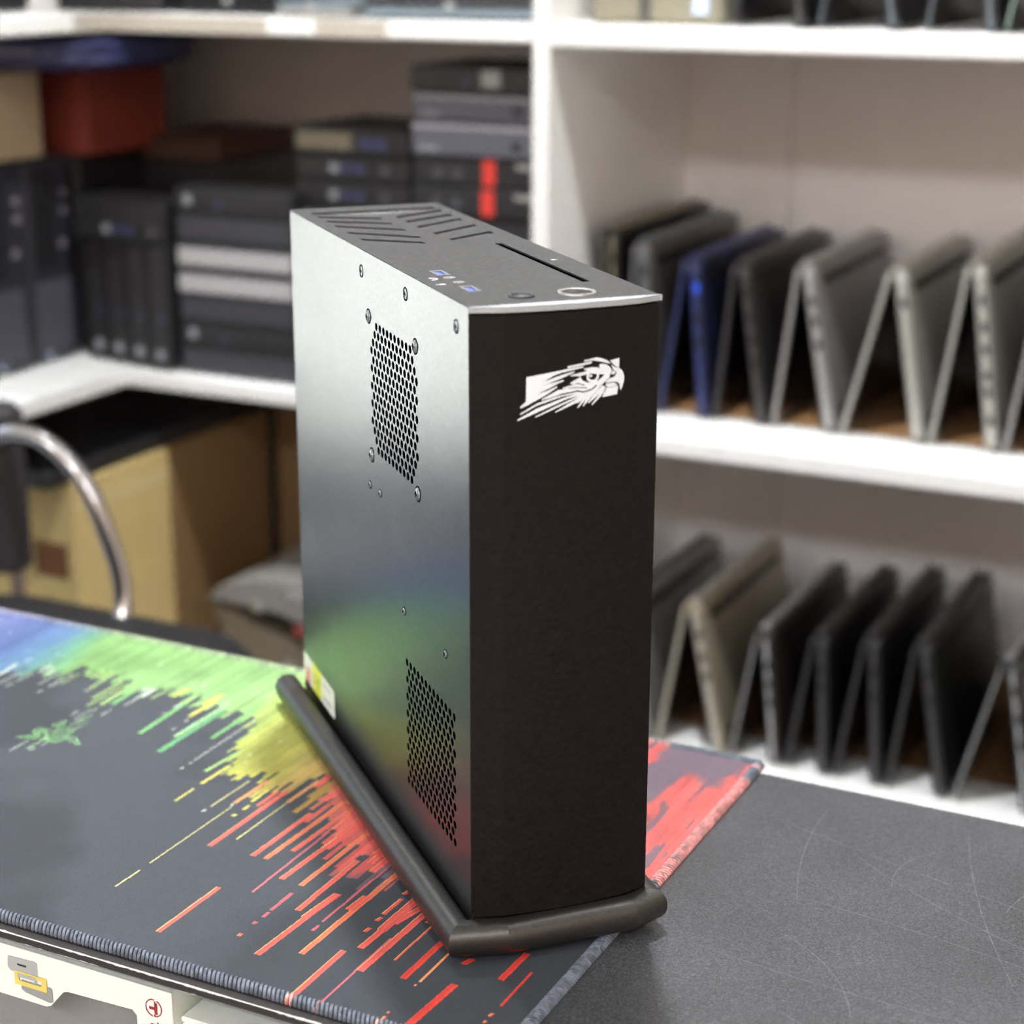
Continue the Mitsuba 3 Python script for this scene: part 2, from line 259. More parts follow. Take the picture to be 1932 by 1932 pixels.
SNAKE= [[(2292, 1881), (2316, 1908), (2341, 1930), (2353, 1943), (2383, 1923), (2396, 1929), (2386, 1953), (2344, 1990), (2321, 2017), (2320, 2045), (2343, 2065), (2388, 2065), (2419, 2065), (2456, 2061), (2473, 2046), (2482, 2016), (2477, 1990)], [(2292, 1881), (2342, 1888), (2370, 1907), (2401, 1902), (2419, 1922), (2411, 1956), (2372, 1994), (2354, 2024), (2364, 2040), (2395, 2035), (2438, 2008), (2464, 1964), (2493, 1931), (2528, 1919), (2562, 1921), (2584, 1947), (2592, 1991), (2601, 2016), (2630, 2010), (2637, 1994), (2627, 1985), (2642, 1983), (2660, 1992), (2706, 1963), (2720, 1978), (2682, 2008), (2658, 2024), (2640, 2044), (2604, 2051), (2579, 2027), (2569, 1996), (2560, 1965), (2537, 1939), (2510, 1940), (2492, 1957), (2495, 1980), (2505, 1999), (2512, 2024), (2538, 2045), (2555, 2078), (2562, 2105), (2547, 2136), (2511, 2148), (2464, 2145), (2425, 2128), (2396, 2123), (2376, 2128), (2371, 2145), (2384, 2161), (2391, 2180), (2386, 2207), (2407, 2236), (2414, 2201), (2429, 2180), (2421, 2160), (2401, 2141)], [(2470, 2044), (2524, 2062), (2538, 2093), (2538, 2117), (2501, 2128), (2470, 2112), (2462, 2083), (2452, 2074), (2436, 2104), (2443, 2133)], [(2483, 2079), (2493, 2099), (2521, 2109)], [(2376, 2016), (2374, 2039), (2408, 2022), (2405, 1992), (2385, 2005)], [(2417, 2046), (2456, 2042), (2438, 2037)], [(2506, 1956), (2525, 1976), (2534, 2009), (2528, 1987)], [(2556, 2001), (2565, 2034), (2569, 2061)], [(2370, 1907), (2344, 1917)], [(2400, 2185), (2422, 2181)], [(2439, 2009), (2476, 1960)]]

PAL = {'g': (.45, .70, .42), 'G': (.37, .64, .41), 'L': (.60, .76, .56), 'l': (.62, .76, .44), 'y': (.82, .79, .36), 'p': (.78, .74, .48), 'w': (.76, .80, .76),
       'o': (.88, .60, .36), 'O': (.92, .46, .33), 'r': (.91, .37, .34), 'R': (.90, .27, .23), 'k': (.72, .37, .40), 'd': (.68, .53, .24)}
def draw_mat():
    """the flat print of the mat, drawn in the mat's own plane (x along the counter, y across it), as linear RGB cells"""
    rng = np.random.default_rng(5)
    xs = MX0+(np.arange(NX)+.5)*CELL; ys = MY0+(np.arange(NY)+.5)*CELL
    X, Y = np.meshgrid(xs, ys)
    dark = np.array([.235, .248, .275])
    img = np.ones((NY, NX, 3))*dark
    # painted field: its lower edge per lane of print
    bx = [-1.3, -.95]+[a/1e4-1 for a, b in BND]+[a/1e4-1 for a, b in BND2]+[-.553, -.548, -.535, -.52, -.50, -.47, -.42, -.385, -.36, -.333]
    by = [.905, .905]+[b/1e4+.65 for a, b in BND]+[b/1e4+.65 for a, b in BND2]+[.848, .838, .832, .812, .792, .785, .82, .835, .838, .846]
    o = np.argsort(bx, kind='stable'); bx, by = np.array(bx)[o], np.array(by)[o]
    lanes, x = [], MX0
    while x < MX1:
        w = rng.uniform(.0012, .0042); lanes.append((x, x+w)); x += w
    edge = np.zeros(NX); tone = np.ones(NX)
    for a, b in lanes:
        i = (xs >= a) & (xs < b)
        m = .5*(a+b)
        amp = .012 if m < -.56 else .022 if m < -.46 else .004
        edge[i] = np.interp(m, bx, by)+rng.uniform(-amp, amp*.8)
        tone[i] = rng.uniform(.90, 1.06)
    st = [-1.02, -.955, -.93, -.885, -.852, -.832, -.815, -.68, -.655, -.632, -.60, -.585, -.57, -.556, -.54, -.50, -.43, -.333]
    co = [(.24, .25, .29), (.42, .43, .57), (.40, .44, .64), (.34, .43, .63), (.38, .53, .66), (.44, .66, .55), (.52, .70, .42), (.57, .75, .47), (.59, .76, .45), (.70, .76, .36), (.76, .75, .33),
          (.74, .69, .35), (.79, .65, .36), (.84, .53, .38), (.87, .40, .36), (.87, .36, .34), (.84, .38, .37), (.85, .39, .37)]
    wob = (meshkit.fbm(np.stack([X*14, Y*9, 0*X], -1), 4, 3)-.5)*.05
    wob2 = (meshkit.fbm(np.stack([X*300, Y*12, 0*X], -1), 2, 8)-.5)*.020
    xc = np.clip(X+wob*np.clip((Y-.86)/.1, .2, 1)+wob2, MX0, MX1)
    field = np.stack([np.interp(xc, st, [c[k] for c in co]) for k in range(3)], -1)
    mott = meshkit.fbm(np.stack([X*60, Y*40, 0*X+3], -1), 4, 1)
    fine = meshkit.fbm(np.stack([X*700, Y*30, 0*X], -1), 2, 2)
    field = field*(0.76+.20*mott+.14*fine)[..., None]*tone[None, :, None]
    flick = meshkit.fbm(np.stack([X*170, Y*55, 0*X+9], -1), 3, 6)
    field = np.where(((flick > .78) & (X < -.58) & (Y > edge[None]+.015))[..., None], field*.6+.4, field)
    # dark smoke in the red end
    sm = meshkit.fbm(np.stack([X*34, Y*17, 0*X], -1), 4, 11)
    back = np.clip((Y-.93)/.08, 0, 1)
    k = np.clip((sm-(.60-.13*back))/.13, 0, 1)*np.clip((X+.56)/.08, 0, 1)*.85
    sm2 = meshkit.fbm(np.stack([X*190, Y*24, 0*X+5], -1), 3, 12)
    k = np.maximum(k, np.clip((sm2-.66)/.05, 0, 1)*np.clip((X+.46)/.05, 0, 1)*.75)
    field = field*(1-k[..., None])+np.array([.36, .36, .42])*k[..., None]
    img = np.where((Y > edge[None])[..., None], field, img)
    # single streaks and the emblem, drawn as lines
    im = Image.fromarray((np.clip(img, 0, 1)*255).astype(np.uint8)); dw = ImageDraw.Draw(im)
    q = lambda a, b: (((a/1e4-1)-MX0)/CELL, ((b/1e4+.65)-MY0)/CELL)
    for a, b, c, d, w, key in STREAKS:
        (x0, y0), (x1, y1) = q(a, b), q(c, d); hw = max(w/1e4/CELL*.5, 1.0); base = np.array(PAL[key])
        x0, x1 = .8*x0+.2*x1, .8*x1+.2*x0
        n = max(1, int(hw))
        for j in range(n):
            f0, f1 = -hw+2*hw*j/n, -hw+2*hw*(j+1)/n
            cc = base*(1.04-.12*((j*7919) % 5)/4.0)
            if key in 'rO' and j == 0: cc = np.array([.99, .62, .40])
            dw.polygon([(x0+f0, y0), (x0+f1, y0), (x1+f1, y1), (x1+f0, y1)], fill=tuple(int(255*min(1, v)) for v in cc))
    for pl in SNAKE:
        dw.line([q(*p) for p in pl], fill=(150, 215, 140), width=3, joint='curve')
    img = np.asarray(im).astype(np.float32)/255
    # worn, dusty patches
    dust = np.clip((meshkit.fbm(np.stack([X*7, Y*7, 0*X+2], -1), 4, 21)-.48)*.5, 0, .05)[..., None]
    img = np.clip(img*.93+dust, 0, 1)
    return np.where(img <= .04045, img/12.92, ((img+.055)/1.055)**2.4).astype(np.float32)
_m = draw_mat()
MAT_R, MAT_G, MAT_B = (mi.Float(np.ascontiguousarray(_m[..., k].ravel())) for k in range(3))
def mat_at(x, y):
    ix = mi.UInt32(dr.clip((x-MX0)/CELL, 0, NX-1)); iy = mi.UInt32(dr.clip((y-MY0)/CELL, 0, NY-1))
    i = iy*NX+ix
    return mi.Color3f(dr.gather(mi.Float, MAT_R, i), dr.gather(mi.Float, MAT_G, i), dr.gather(mi.Float, MAT_B, i))
def mat_col(p, n, uv):
    w = 0.88+0.24*cell_rand(p.x*1600, p.y*1600)
    return mat_at(p.x, p.y)*w
def stitch_col(p, n, uv):
    c = mat_at(dr.clip(p.x, MX0+.008, MX1-.008), dr.clip(p.y, MY0+.006, MY1-.006))
    lo = dr.maximum(c.x, dr.maximum(c.y, c.z))-dr.minimum(c.x, dr.minimum(c.y, c.z))
    dark = dr.select(lo < 0.07, 1.0, 0.0)
    th = 0.6+0.8*cell_rand(p.x*420, p.y*420)
    return mix(mix(c, mi.Color3f(.75, .68, .68), 0.30), mi.Color3f(.14, .16, .20), dark)*th
bsdf('mat_print', proc(mat_col), rough=0.75, spec=0.35, sheen=0.4)
bsdf('mat_stitching', proc(stitch_col), rough=0.7)
bsdf('black_rubber', (0.10, 0.10, 0.10), rough=0.8)
mat = thing('desk_mat', 'large gaming desk mat printed in rainbow paint streaks on dark grey, with a stitched edge', 'desk mat')
def mat_outline(r): return sbox(MX0+r, MY0+r, MX1-r, MY1-r).buffer(r, quad_segs=5)
put(mat, 'rubber_base', extr(mat_outline(0.006).buffer(-.0008), 0.0018, DZ+0.0001), 'black_rubber')
put(mat, 'cloth', extr(mat_outline(0.006).buffer(-.0015), 0.0011, DZ+0.0019), 'mat_print', label='printed cloth face with blue, green, yellow and red streaks and a green snake emblem')
def stitching():
    ring = mat_outline(0.006).buffer(-0.0022).exterior
    L = ring.length; N = int(L/0.0025); ms = []
    a = np.linspace(math.radians(-35), math.radians(215), 7)
    for i in range(N):
        s = i*L/N; p0 = ring.interpolate(s); p1 = ring.interpolate((s+.0005) % L)
        qx, qy = p0.x+0.38923, p0.y-0.73531; cth, sth = math.cos(math.radians(46.9635)), math.sin(math.radians(46.9635))
        if .060 < qx*cth+qy*sth < .090 and .004 < -qx*sth+qy*cth < .030: continue     # pressed flat under a rubber foot
        t = np.array([p1.x-p0.x, p1.y-p0.y]); t /= np.linalg.norm(t); nn = np.array([t[1], -t[0]])
        path = [np.r_[np.array([p0.x, p0.y])+nn*.0030*math.cos(u)+t*.0014*math.cos(u), DZ+.0017+.0023*math.sin(u)] for u in a]
        ms.append(tube(path, .00098, 5, caps=False))
    return cat(ms)
put(mat, 'edge_stitching', stitching(), 'mat_stitching', smooth=50, kind='stuff', label='dense overlock stitching round the edge')

# ------------------------------------------------------------------ the slim desktop computer
PW, PD, PH, PZ = 0.0943, 0.3344, 0.3076, 0.773
PM = Rz(46.9635, -0.38923, 0.73531, 0)      # local: x across the front (left to right), y from front to back
def L3(m): return moved(m, PM)
def speck(base, tint, amp, grain=1500.0, smear=0.0):
    def fn(p, n, uv):
        s = cell_rand(p.x*grain, p.y*grain, p.z*grain)
        t = noise(p.x*500, p.y*500, p.z*500)
        v = base*(1-amp+2*amp*(0.5*s+0.5*t))
        c = mi.Color3f(v*tint[0], v*tint[1], v*tint[2])
        if smear:
            f = smoothstep(.60, .80, fbm(p.x*26, p.y*26, p.z*16, 4))
            g = smoothstep(.73, .80, noise(p.x*900, p.y*900, p.z*420))
            c = c + mi.Color3f(smear*f*.5 + smear*g*.5)
        return c
    return fn
scene['m_panel_steel'] = {'type': 'twosided', 'bsdf': {'type': 'principled', 'base_color': proc(speck(0.17, (0.94, 1, 1.04), 0.10, smear=0.03)), 'roughness': 0.27, 'specular': 0.8, 'metallic': 1.0}}
bsdf('top_steel', proc(speck(0.034, (1, 1.02, 1.07), 0.45)), rough=0.45, spec=0.42)
bsdf('fascia_black', proc(speck(0.0075, (1.25, 0.95, 0.88), 0.6)), rough=0.5, spec=0.15)
bsdf('stand_black', proc(speck(0.095, (1.03, 1.0, 0.96), 0.15)), rough=0.40, spec=0.5, metallic=0.9)
bsdf('cap_grey', (0.70, 0.72, 0.74), rough=0.45, metallic=0.3)
bsdf('inside_black', (0.05, 0.05, 0.05), rough=0.9, spec=0.1)
bsdf('bright_steel', (0.80, 0.80, 0.80), rough=0.3, metallic=0.9)
bsdf('mesh_wire', (.62, .62, .63), rough=0.6)
bsdf('button_steel', (.50, .50, .51), rough=0.28, metallic=1.0)
bsdf('screw_steel', (0.58, 0.59, 0.61), rough=0.35, metallic=0.8)
bsdf('print_white', (0.95, 0.97, 1.0), rough=0.6)
bsdf('usb_blue', (0.30, 0.42, 0.74), rough=0.4)
bsdf('gold_contact', (0.86, 0.72, 0.42), rough=0.35, metallic=0.6)

pc = thing('slim_desktop_computer', 'slim black desktop computer with a white eagle head logo, standing upright on the desk mat', 'computer')
# side panel with two perforated fan grilles
def grille(v0, v1, z0, z1, counts):
    nmax = max(counts); pitch = (v1-v0)/(nmax-1); dz = (z1-z0)/(len(counts)-1); vm = .5*(v0+v1); out = []
    for i, c in enumerate(counts):
        for j in range(c): out.append(Point(vm+(j-(c-1)/2)*pitch, z1-i*dz))
    return out
g1 = grille(.0805, .1600, .2022, .2700, [10, 11, 12, 13, 12, 13, 12, 13, 12, 13, 12, 13, 12, 11, 10])
g2 = grille(.0252, .1035, .0290, .0975, [13, 12]*7+[13])
holes = unary_union([p.buffer(.00222, quad_segs=3) for p in g1+g2])
side = sbox(.0012, .0004, PD-.0006, PH-.0006).difference(holes)
put(pc, 'side_panel', L3(mapped(extr(side, .0006), lambda v: np.c_[v[:, 2], v[:, 0], v[:, 1]+PZ])), 'panel_steel', label='glossy dark side panel with two perforated fan grilles')
put(pc, 'side_panel', L3(cb(PW-.001, PW, .0012, PD-.0006, PZ+.0004, PZ+PH-.0006, .0003)), 'panel_steel', label='plain side panel')
put(pc, 'back_panel', L3(cb(.0012, PW-.0012, PD-.0016, PD-.0006, PZ+.0004, PZ+PH-.0012, .0002)), 'panel_steel')
put(pc, 'chassis', L3(cb(.004, PW-.004, .0015, PD-.003, PZ+.001, PZ+.006, .0005)), 'inside_black')
put(pc, 'chassis', L3(cb(.030, .034, .004, PD-.004, PZ+.007, PZ+PH-.03, .0005)), 'inside_black')
# top plate: vents, disc slot, ports
LV = [((8, 297), (42, 279)), ((8, 278), (42, 258)), ((8, 258), (42, 232)), ((8.2, 232), (42, 203)), ((8.5, 206), (38, 184))]
RV = [((52, 281), (86, 300)), ((52, 261), (86, 281)), ((52, 239), (86, 262)), ((53, 212), (86, 236)), ((55, 189), (85.5, 208))]
sl = [Polygon([(8, 315), (86, 316), (86, 309), (52, 296), (44, 296), (8, 309)])]
for (a, b), (c, d) in LV+RV:
    h = 3.6
    sl.append(Polygon([(a, b-h), (c, d-h), (c, d+h), (a, b+h)]))
disc = Polygon([(73.2, 169), (77.2, 169), (77.2, 43), (73.2, 43)])
USB = [(15.6, 89.5), (15.6, 43.5)]
JACK = [(15.8, 74.5), (15.8, 61.0)]
cut = sl+[disc]+[sbox(x-3.3, y-7.2, x+3.3, y+7.2) for x, y in USB]+[Point(*j).buffer(3.3, quad_segs=5) for j in JACK]
cut += [Point(59.7, 17.6).buffer(9.9, quad_segs=8), Point(31.6, 17.0).buffer(6.3, quad_segs=8)]
mm = 0.001
topg = shapely.affinity.scale(sbox(.3, .8, PW/mm-.3, PD/mm).difference(unary_union(cut)), mm, mm, origin=(0, 0))
put(pc, 'top_plate', L3(extr(topg, .0008, PZ+PH-.0008)), 'top_steel', label='grey-black top plate with slanted vent slots and a disc slot')
bars = [cb(.005+i*.0024, .0056+i*.0024, .176, .322, PZ+PH-.0014, PZ+PH-.0010, 0) for i in range(35)]
bars += [cb(.005, .089, .176+i*.0024, .1766+i*.0024, PZ+PH-.0018, PZ+PH-.0014, 0) for i in range(61)]
put(pc, 'dust_mesh', L3(cat(bars)), 'mesh_wire', kind='stuff', label='fine wire mesh beneath the vent slots')
for x, y in USB:
    x, y = x*mm, y*mm
    ring = sbox(x-.0033, y-.0072, x+.0033, y+.0072).difference(sbox(x-.0022, y-.0058, x+.0022, y+.0058))
    u = put(pc, 'usb_port', L3(extr(ring, .006, PZ+PH-.0058)), 'bright_steel')
    put(u, 'tongue', L3(cb(x-.0006, x+.0018, y-.0052, y+.0052, PZ+PH-.0052, PZ+PH-.0006, .0002)), 'usb_blue', label='blue tongue')
for x, y in JACK:
    u = put(pc, 'audio_jack', L3(moved(lathe([(.0013, -.006), (.0013, .0001), (.0018, .0004), (.0031, .0003), (.0032, -.0055)], 24), Rz(0, x*mm, y*mm, PZ+PH))), 'bright_steel', smooth=40)
    put(u, 'hole', L3(moved(lathe([(0, -.003), (.0013, -.003), (.0013, -.0028), (0, -.0028)], 12), Rz(0, x*mm, y*mm, PZ+PH))), 'gold_contact')
def btn(cx, cy, r, name, label, ring):
    prof = []
    for i in range(9):
        a = r*.66*i/9
        prof += [(a, .0002), (a+r*.66/18, -.00022)]
    prof += [(r*.66, .0001), (r*.66, -.004)]
    b = put(pc, name, L3(moved(lathe(prof, 40), Rz(0, cx*mm, cy*mm, PZ+PH))), 'button_steel' if ring else 'screw_steel', smooth=55, label=label)
    put(b, 'ring', L3(moved(lathe([(r*.72, -.004), (r*.72, .0004), (r*.80, .0008), (r*.92, .0007), (r*.97, .0001), (r*.97, -.004)], 40), Rz(0, cx*mm, cy*mm, PZ+PH))), 'bright_steel' if ring else 'top_steel', smooth=40)
btn(59.7, 17.6, .0099, 'power_button', 'round polished metal power button', True)
btn(31.6, 17.0, .0063, 'reset_button', 'small dark reset button with a shiny centre', False)
def icon(part, geom, z=PZ+PH):
    put(pc, part, L3(extr(shapely.affinity.scale(geom, mm, mm, origin=(0, 0)), .00012, z)), 'print_white')
icon('eject_mark', Polygon([(82.6, 106.4), (82.6, 109.6), (86.0, 108)]))
arc = LineString([(6.4+2.6*math.cos(a), 74+2.6*math.sin(a)) for a in np.linspace(-1.2, 1.2, 9)]).buffer(.45)
icon('headphone_mark', unary_union([arc, Point(6.6, 71.6).buffer(.9), Point(6.6, 76.4).buffer(.9)]))
icon('microphone_mark', unary_union([Point(6.3, 58.8).buffer(1.1), sbox(3.6, 58.4, 5.6, 59.2), Point(7.4, 58.8).buffer(1.1)]))
# fascia: shallow bowed front with chamfered sides, light cap on top
FP = np.array([(0, 1.0), (0, -.2), (15, -4.6), (24, -5.7), (36, -6.4), (47.5, -6.6), (59, -6.3), (71, -5.5), (81.5, -4.3), (94.3, -.2), (94.3, 1.0)])*mm
fas = Polygon(FP)
put(pc, 'fascia', L3(extr(fas, PH-.0040, PZ+.0002)), 'fascia_black', smooth=8, label='bowed dark front with a white eagle head logo')
put(pc, 'fascia_gap', L3(extr(fas.buffer(-.0008), .0012, PZ+PH-.0039)), 'inside_black')
cap = Polygon(np.vstack([FP[:-1]+[0, -.0003], [[.0951, -.001], [.0943, .001]]]))
put(pc, 'fascia_cap', L3(extr(cap, .0027, PZ+PH-.0027)), 'cap_grey', smooth=8, label='pale grey top edge of the front')
def bow(u): return np.interp(u, FP[1:-1, 0], FP[1:-1, 1])
# eagle logo (points in the logo's own drawing grid)
def eagle():
    P_ = lambda pts: Polygon(pts).buffer(0)
    A = P_([(270, 345), (880, 282), (1120, 265), (1127, 285), (960, 310), (800, 328), (690, 358), (600, 402), (512, 452), (640, 412), (760, 376), (980, 330), (987, 347), (880, 388), (760, 432), (620, 474), (483, 524), (600, 492), (720, 470), (825, 452), (827, 470), (720, 508), (600, 563), (398, 650), (560, 604), (720, 542), (730, 558), (600, 643), (450, 722), (300, 795), (192, 842), (178, 822), (265, 740)])
    B = P_([(880, 238), (1245, 205), (1257, 222), (1220, 242), (885, 270)])
    C = P_([(1130, 173), (1330, 150), (1400, 174), (1480, 214), (1538, 266), (1530, 280), (1430, 242), (1300, 202), (1240, 189), (1135, 195)])
    D = P_([(1535, 230), (1685, 208), (1680, 362), (1650, 352), (1598, 312)])
    F = P_([(928, 390), (1190, 350), (1130, 327), (1133, 308), (1250, 300), (1330, 312), (1374, 336), (1368, 275), (1395, 262), (1480, 285), (1535, 335), (1568, 385), (1545, 450), (1530, 512), (1465, 562), (1395, 627), (1195, 850), (1130, 925), (1118, 916), (1172, 806), (1045, 942), (1030, 935), (1112, 808), (1040, 858), (1005, 856), (705, 972), (700, 955), (900, 850), (1085, 763), (900, 826), (410, 1014), (401, 998), (700, 868), (1057, 738), (880, 768), (420, 938), (150, 1040), (138, 1022), (420, 872), (800, 752), (1025, 698), (800, 722), (420, 825), (190, 948), (176, 930), (420, 790), (700, 712), (960, 676), (1040, 672), (1040, 655), (800, 676), (500, 746), (492, 728), (740, 607), (930, 596), (812, 594), (812, 576), (1000, 540), (915, 527), (925, 512), (1065, 443), (1060, 420), (928, 408)])
    E_ = P_([(1070, 425), (1220, 396), (1458, 450), (1370, 522), (1270, 552), (1180, 540), (1110, 495)])
    c = lambda pts, w: LineString(pts).buffer(w/2)
    F = F.difference(E_).difference(c([(1010, 530), (1060, 545), (1140, 578)], 15)).difference(c([(900, 597), (1040, 605), (1180, 629)], 13)).difference(c([(780, 684), (1040, 660), (1130, 690), (1250, 664), (1322, 614)], 22))
    iris = Point(1268, 452).buffer(98).difference(Point(1268, 448).buffer(62)).intersection(E_)
    hl = Point(1238, 440).buffer(22).intersection(E_)
    H_ = P_([(1420, 618), (1482, 660), (1440, 742), (1392, 802), (1262, 928), (1256, 906), (1388, 742), (1208, 888), (1198, 872), (1300, 742)])
    I = P_([(1495, 665), (1540, 677), (1640, 662), (1666, 655), (1672, 700), (1655, 800), (1430, 817), (1424, 800)])
    J = P_([(1465, 615), (1500, 603), (1600, 602), (1660, 636), (1620, 657), (1540, 668), (1490, 650)])
    K = P_([(1558, 298), (1600, 340), (1690, 375), (1740, 430), (1770, 520), (1765, 600), (1740, 690), (1715, 747), (1705, 720), (1692, 640), (1660, 603), (1612, 590), (1475, 588), (1465, 576), (1540, 522), (1600, 508), (1632, 480), (1640, 430), (1600, 402), (1570, 342)])
    return unary_union([A, B, C, D, F, iris, hl, H_, I, J, K, Point(1590, 438).buffer(30)])
# grid -> front of the computer (mm across, mm up)
EX = lambda X, Y: 21.2+(X-138)*(73.9-20.4)/(1770-138)
EY = lambda X, Y: 274.6-(Y-345)*.0290*1.0+(X-270)*.00115
g = eagle()
bandm = []
for a in range(20, 80, 3):
    piece = g.intersection(shapely.transform(sbox(0, 0, 1, 1), lambda c: np.c_[138+((a+3*c[:, 0])-21.2)*(1770-138)/(73.9-20.4), c[:, 1]*1400]))
    if piece.is_empty: continue
    for gg in getattr(piece, 'geoms', [piece]):
        if gg.geom_type == 'Polygon' and gg.area > 5: bandm.append(trimesh.creation.extrude_polygon(gg, 1.0, engine='earcut'))
lm = cat(bandm); v = np.array(lm.vertices)
uu = EX(v[:, 0], v[:, 1])*mm; zz = EY(v[:, 0], v[:, 1])*mm
lm.vertices = np.c_[uu, bow(uu)-.00004-.00012*(v[:, 2]), zz+PZ]
lm.invert()
put(pc, 'eagle_logo', L3(lm), 'print_white', label='white printed eagle head logo')
# screws
def screw(v, z, r, dome):
    prof = [(0, dome), (r*.5, dome*.95), (r*.85, dome*.6), (r, 0), (r, -.0005)]
    m = lathe(prof, 20); m.apply_transform(np.array([[0, 0, -1, 0], [1, 0, 0, v], [0, 1, 0, z+PZ], [0, 0, 0, 1]]))
    s = put(pc, 'screw', L3(m), 'screw_steel' if dome > .0004 else 'panel_steel', smooth=35)
    x = [cb(-dome-.0002, -dome+.0004, v-r*.42, v+r*.42, z+PZ-r*.11, z+PZ+r*.11, 0), cb(-dome-.0002, -dome+.0004, v-r*.11, v+r*.11, z+PZ-r*.42, z+PZ+r*.42, 0)]
    put(s, 'recess', L3(cat(x)), 'inside_black')
    ring = trimesh.creation.annulus(r_min=r*1.0, r_max=r*1.16, height=.0003); ring.apply_transform(np.array([[0, 0, -1, -.0001], [1, 0, 0, v], [0, 1, 0, z+PZ], [0, 0, 0, 1]]))
    put(s, 'rim', L3(ring), 'inside_black')
for v_, z_ in ((.1763, .2955), (.0967, .2968), (.0180, .2954)): screw(v_, z_, .0030, .0003)
for v_, z_ in ((.1640, .2732), (.0815, .2733), (.1629, .1967), (.0799, .1976)): screw(v_, z_, .0036, .0013)
for v_, z_ in ((.1673, .1787), (.1479, .1789), (.1070, .1253), (.0377, .1265)): screw(v_, z_, .0021, .0008)
# warranty sticker wrapped round the back corner
def sticker_col(p, n, uv):
    v = (p.x+0.38923)*(-math.sin(math.radians(46.9635)))+(p.y-0.73531)*math.cos(math.radians(46.9635))
    z = p.z-PZ
    c = mi.Color3f(.80, .84, .76)
    c = dr.select((v > .289) & (v < .312), mi.Color3f(.72, .80, .10), c)
    c = dr.select((v > .318) & (v < .328) & (z < .012), mi.Color3f(.78, .30, .16), c)
    ln = (dr.abs(z-.0155) < .0006) & (v > .266) & (v < .285)
    l2 = (dr.abs(z-.006) < .0017) & (v > .263) & (v < .285) & (cell_rand(v*900, z*600) > .45)
    l3 = (v > .292) & (v < .309) & (dr.abs(z-.0105) < .004) & (cell_rand(v*500, z*420) > .62)
    return dr.select(ln | l2, mi.Color3f(.34, .38, .34), dr.select(l3, mi.Color3f(.50, .55, .10), c))
bsdf('sticker_paper', proc(sticker_col), rough=0.5)
st = sbox(.2585, .0012, .3340, .0200).buffer(-.0015).buffer(.0015, quad_segs=4)
put(pc, 'warranty_sticker', L3(mapped(extr(st, .00018), lambda v: np.c_[-.00002-v[:, 2], v[:, 0], v[:, 1]+PZ])), 'sticker_paper', label='white, yellow and red sticker at the foot of the side panel')
# stand: a platform framed by rounded bars
stand = put(pc, 'stand', L3(cb(.001, PW-.001, .002, PD+.004, DZ+.0065, PZ-.0002, .0006)), 'stand_black', label='low stand framed by rounded bars')
def bar(p0, p1, n0, n1):
    """rounded bar between two points; n0, n1 = in-plane directions of its cut ends"""
    k = 28; a = np.arange(k)*2*math.pi/k; rx, rz = .0080, .0089; zc = DZ+.0140
    d = np.array(p1)-np.array(p0); d = d/np.linalg.norm(d); nn = np.array([d[1], -d[0]])
    V = []
    for p, m in ((p0, n0), (p1, n1)):
        m = np.array(m, float); m = m/abs(m@nn)
        s = np.sign(np.cos(a))*np.abs(np.cos(a))**.9*rx
        V.append(np.c_[np.array(p)+s[:, None]*m*np.sign(m@nn), zc+rz*np.sign(np.sin(a))*np.abs(np.sin(a))**.9])
    V = np.vstack(V+[[np.r_[p0, zc]], [np.r_[p1, zc]]]); F = []
    for j in range(k):
        i = (j+1) % k
        F += [(j, i, k+i), (j, k+i, k+j), (2*k, i, j), (2*k+1, k+j, k+i)]
    m = trimesh.Trimesh(V, F, process=False); trimesh.repair.fix_normals(m); return m
BP = [np.array(p) for p in ((-.0092, .3460), (-.0075, -.0030), (.0150, -.0082), (.0820, -.0080), (.0957, -.0028), (.0960, .3460))]
dirs = [(BP[i+1]-BP[i])/np.linalg.norm(BP[i+1]-BP[i]) for i in range(5)]
nor = [np.array([d[1], -d[0]]) for d in dirs]
cuts = [nor[0]]+[(nor[i]+nor[i+1])/np.linalg.norm(nor[i]+nor[i+1]) for i in range(4)]+[nor[4]]
for i, nm in enumerate(('side_bar', 'corner_piece', 'front_bar', 'corner_piece', 'side_bar')):
    put(stand, nm, L3(bar(BP[i], BP[i+1], cuts[i], cuts[i+1])), 'stand_black', smooth=40)
for fx, fy in ((.012, .016), (PW-.020, .016), (.012, PD-.02), (PW-.012, PD-.02)):
    put(stand, 'rubber_foot', L3(moved(trimesh.creation.cylinder(.007, .0033, sections=20), Rz(0, fx, fy, DZ+.0048))), 'inside_black', smooth=40)

# ------------------------------------------------------------------ shelving
def shelf_col(p, n, uv):
    v = 0.80+0.04*fbm(p.x*6, p.y*6, p.z*6)
    return mi.Color3f(v, v*0.995, v*0.97)
bsdf('shelf_white', proc(shelf_col), rough=0.4, spec=0.5)
bsdf('shelf_back', (0.93, 0.905, 0.895), rough=0.6)
bsdf('post_shaded', (.42, .36, .35), rough=.6)  # shade on the corner post, put into its colour
bsdf('label_paper', (0.96, 0.97, 0.95), rough=0.35)
SY, SB = 2.125, 2.59                        # shelf front and back
RX0, RX1 = -1.0353, 1.2
Z1a, Z1b, Z2a, Z2b, Z3a, Z3b = 1.112, 1.138, 0.615, 0.637, 0.168, 0.190
sh = thing('bookshelf', 'wide white open bookshelf behind the counter holding laptops in rows', 'shelf')
put(sh, 'upright', cb(RX0, RX0+.0227, SY, SB+.012, 0.0, 1.75, .001), 'shelf_white')
put(sh, 'upright', cb(RX1-.0227, RX1, SY, SB+.012, 0.0, 1.75, .001), 'shelf_white')
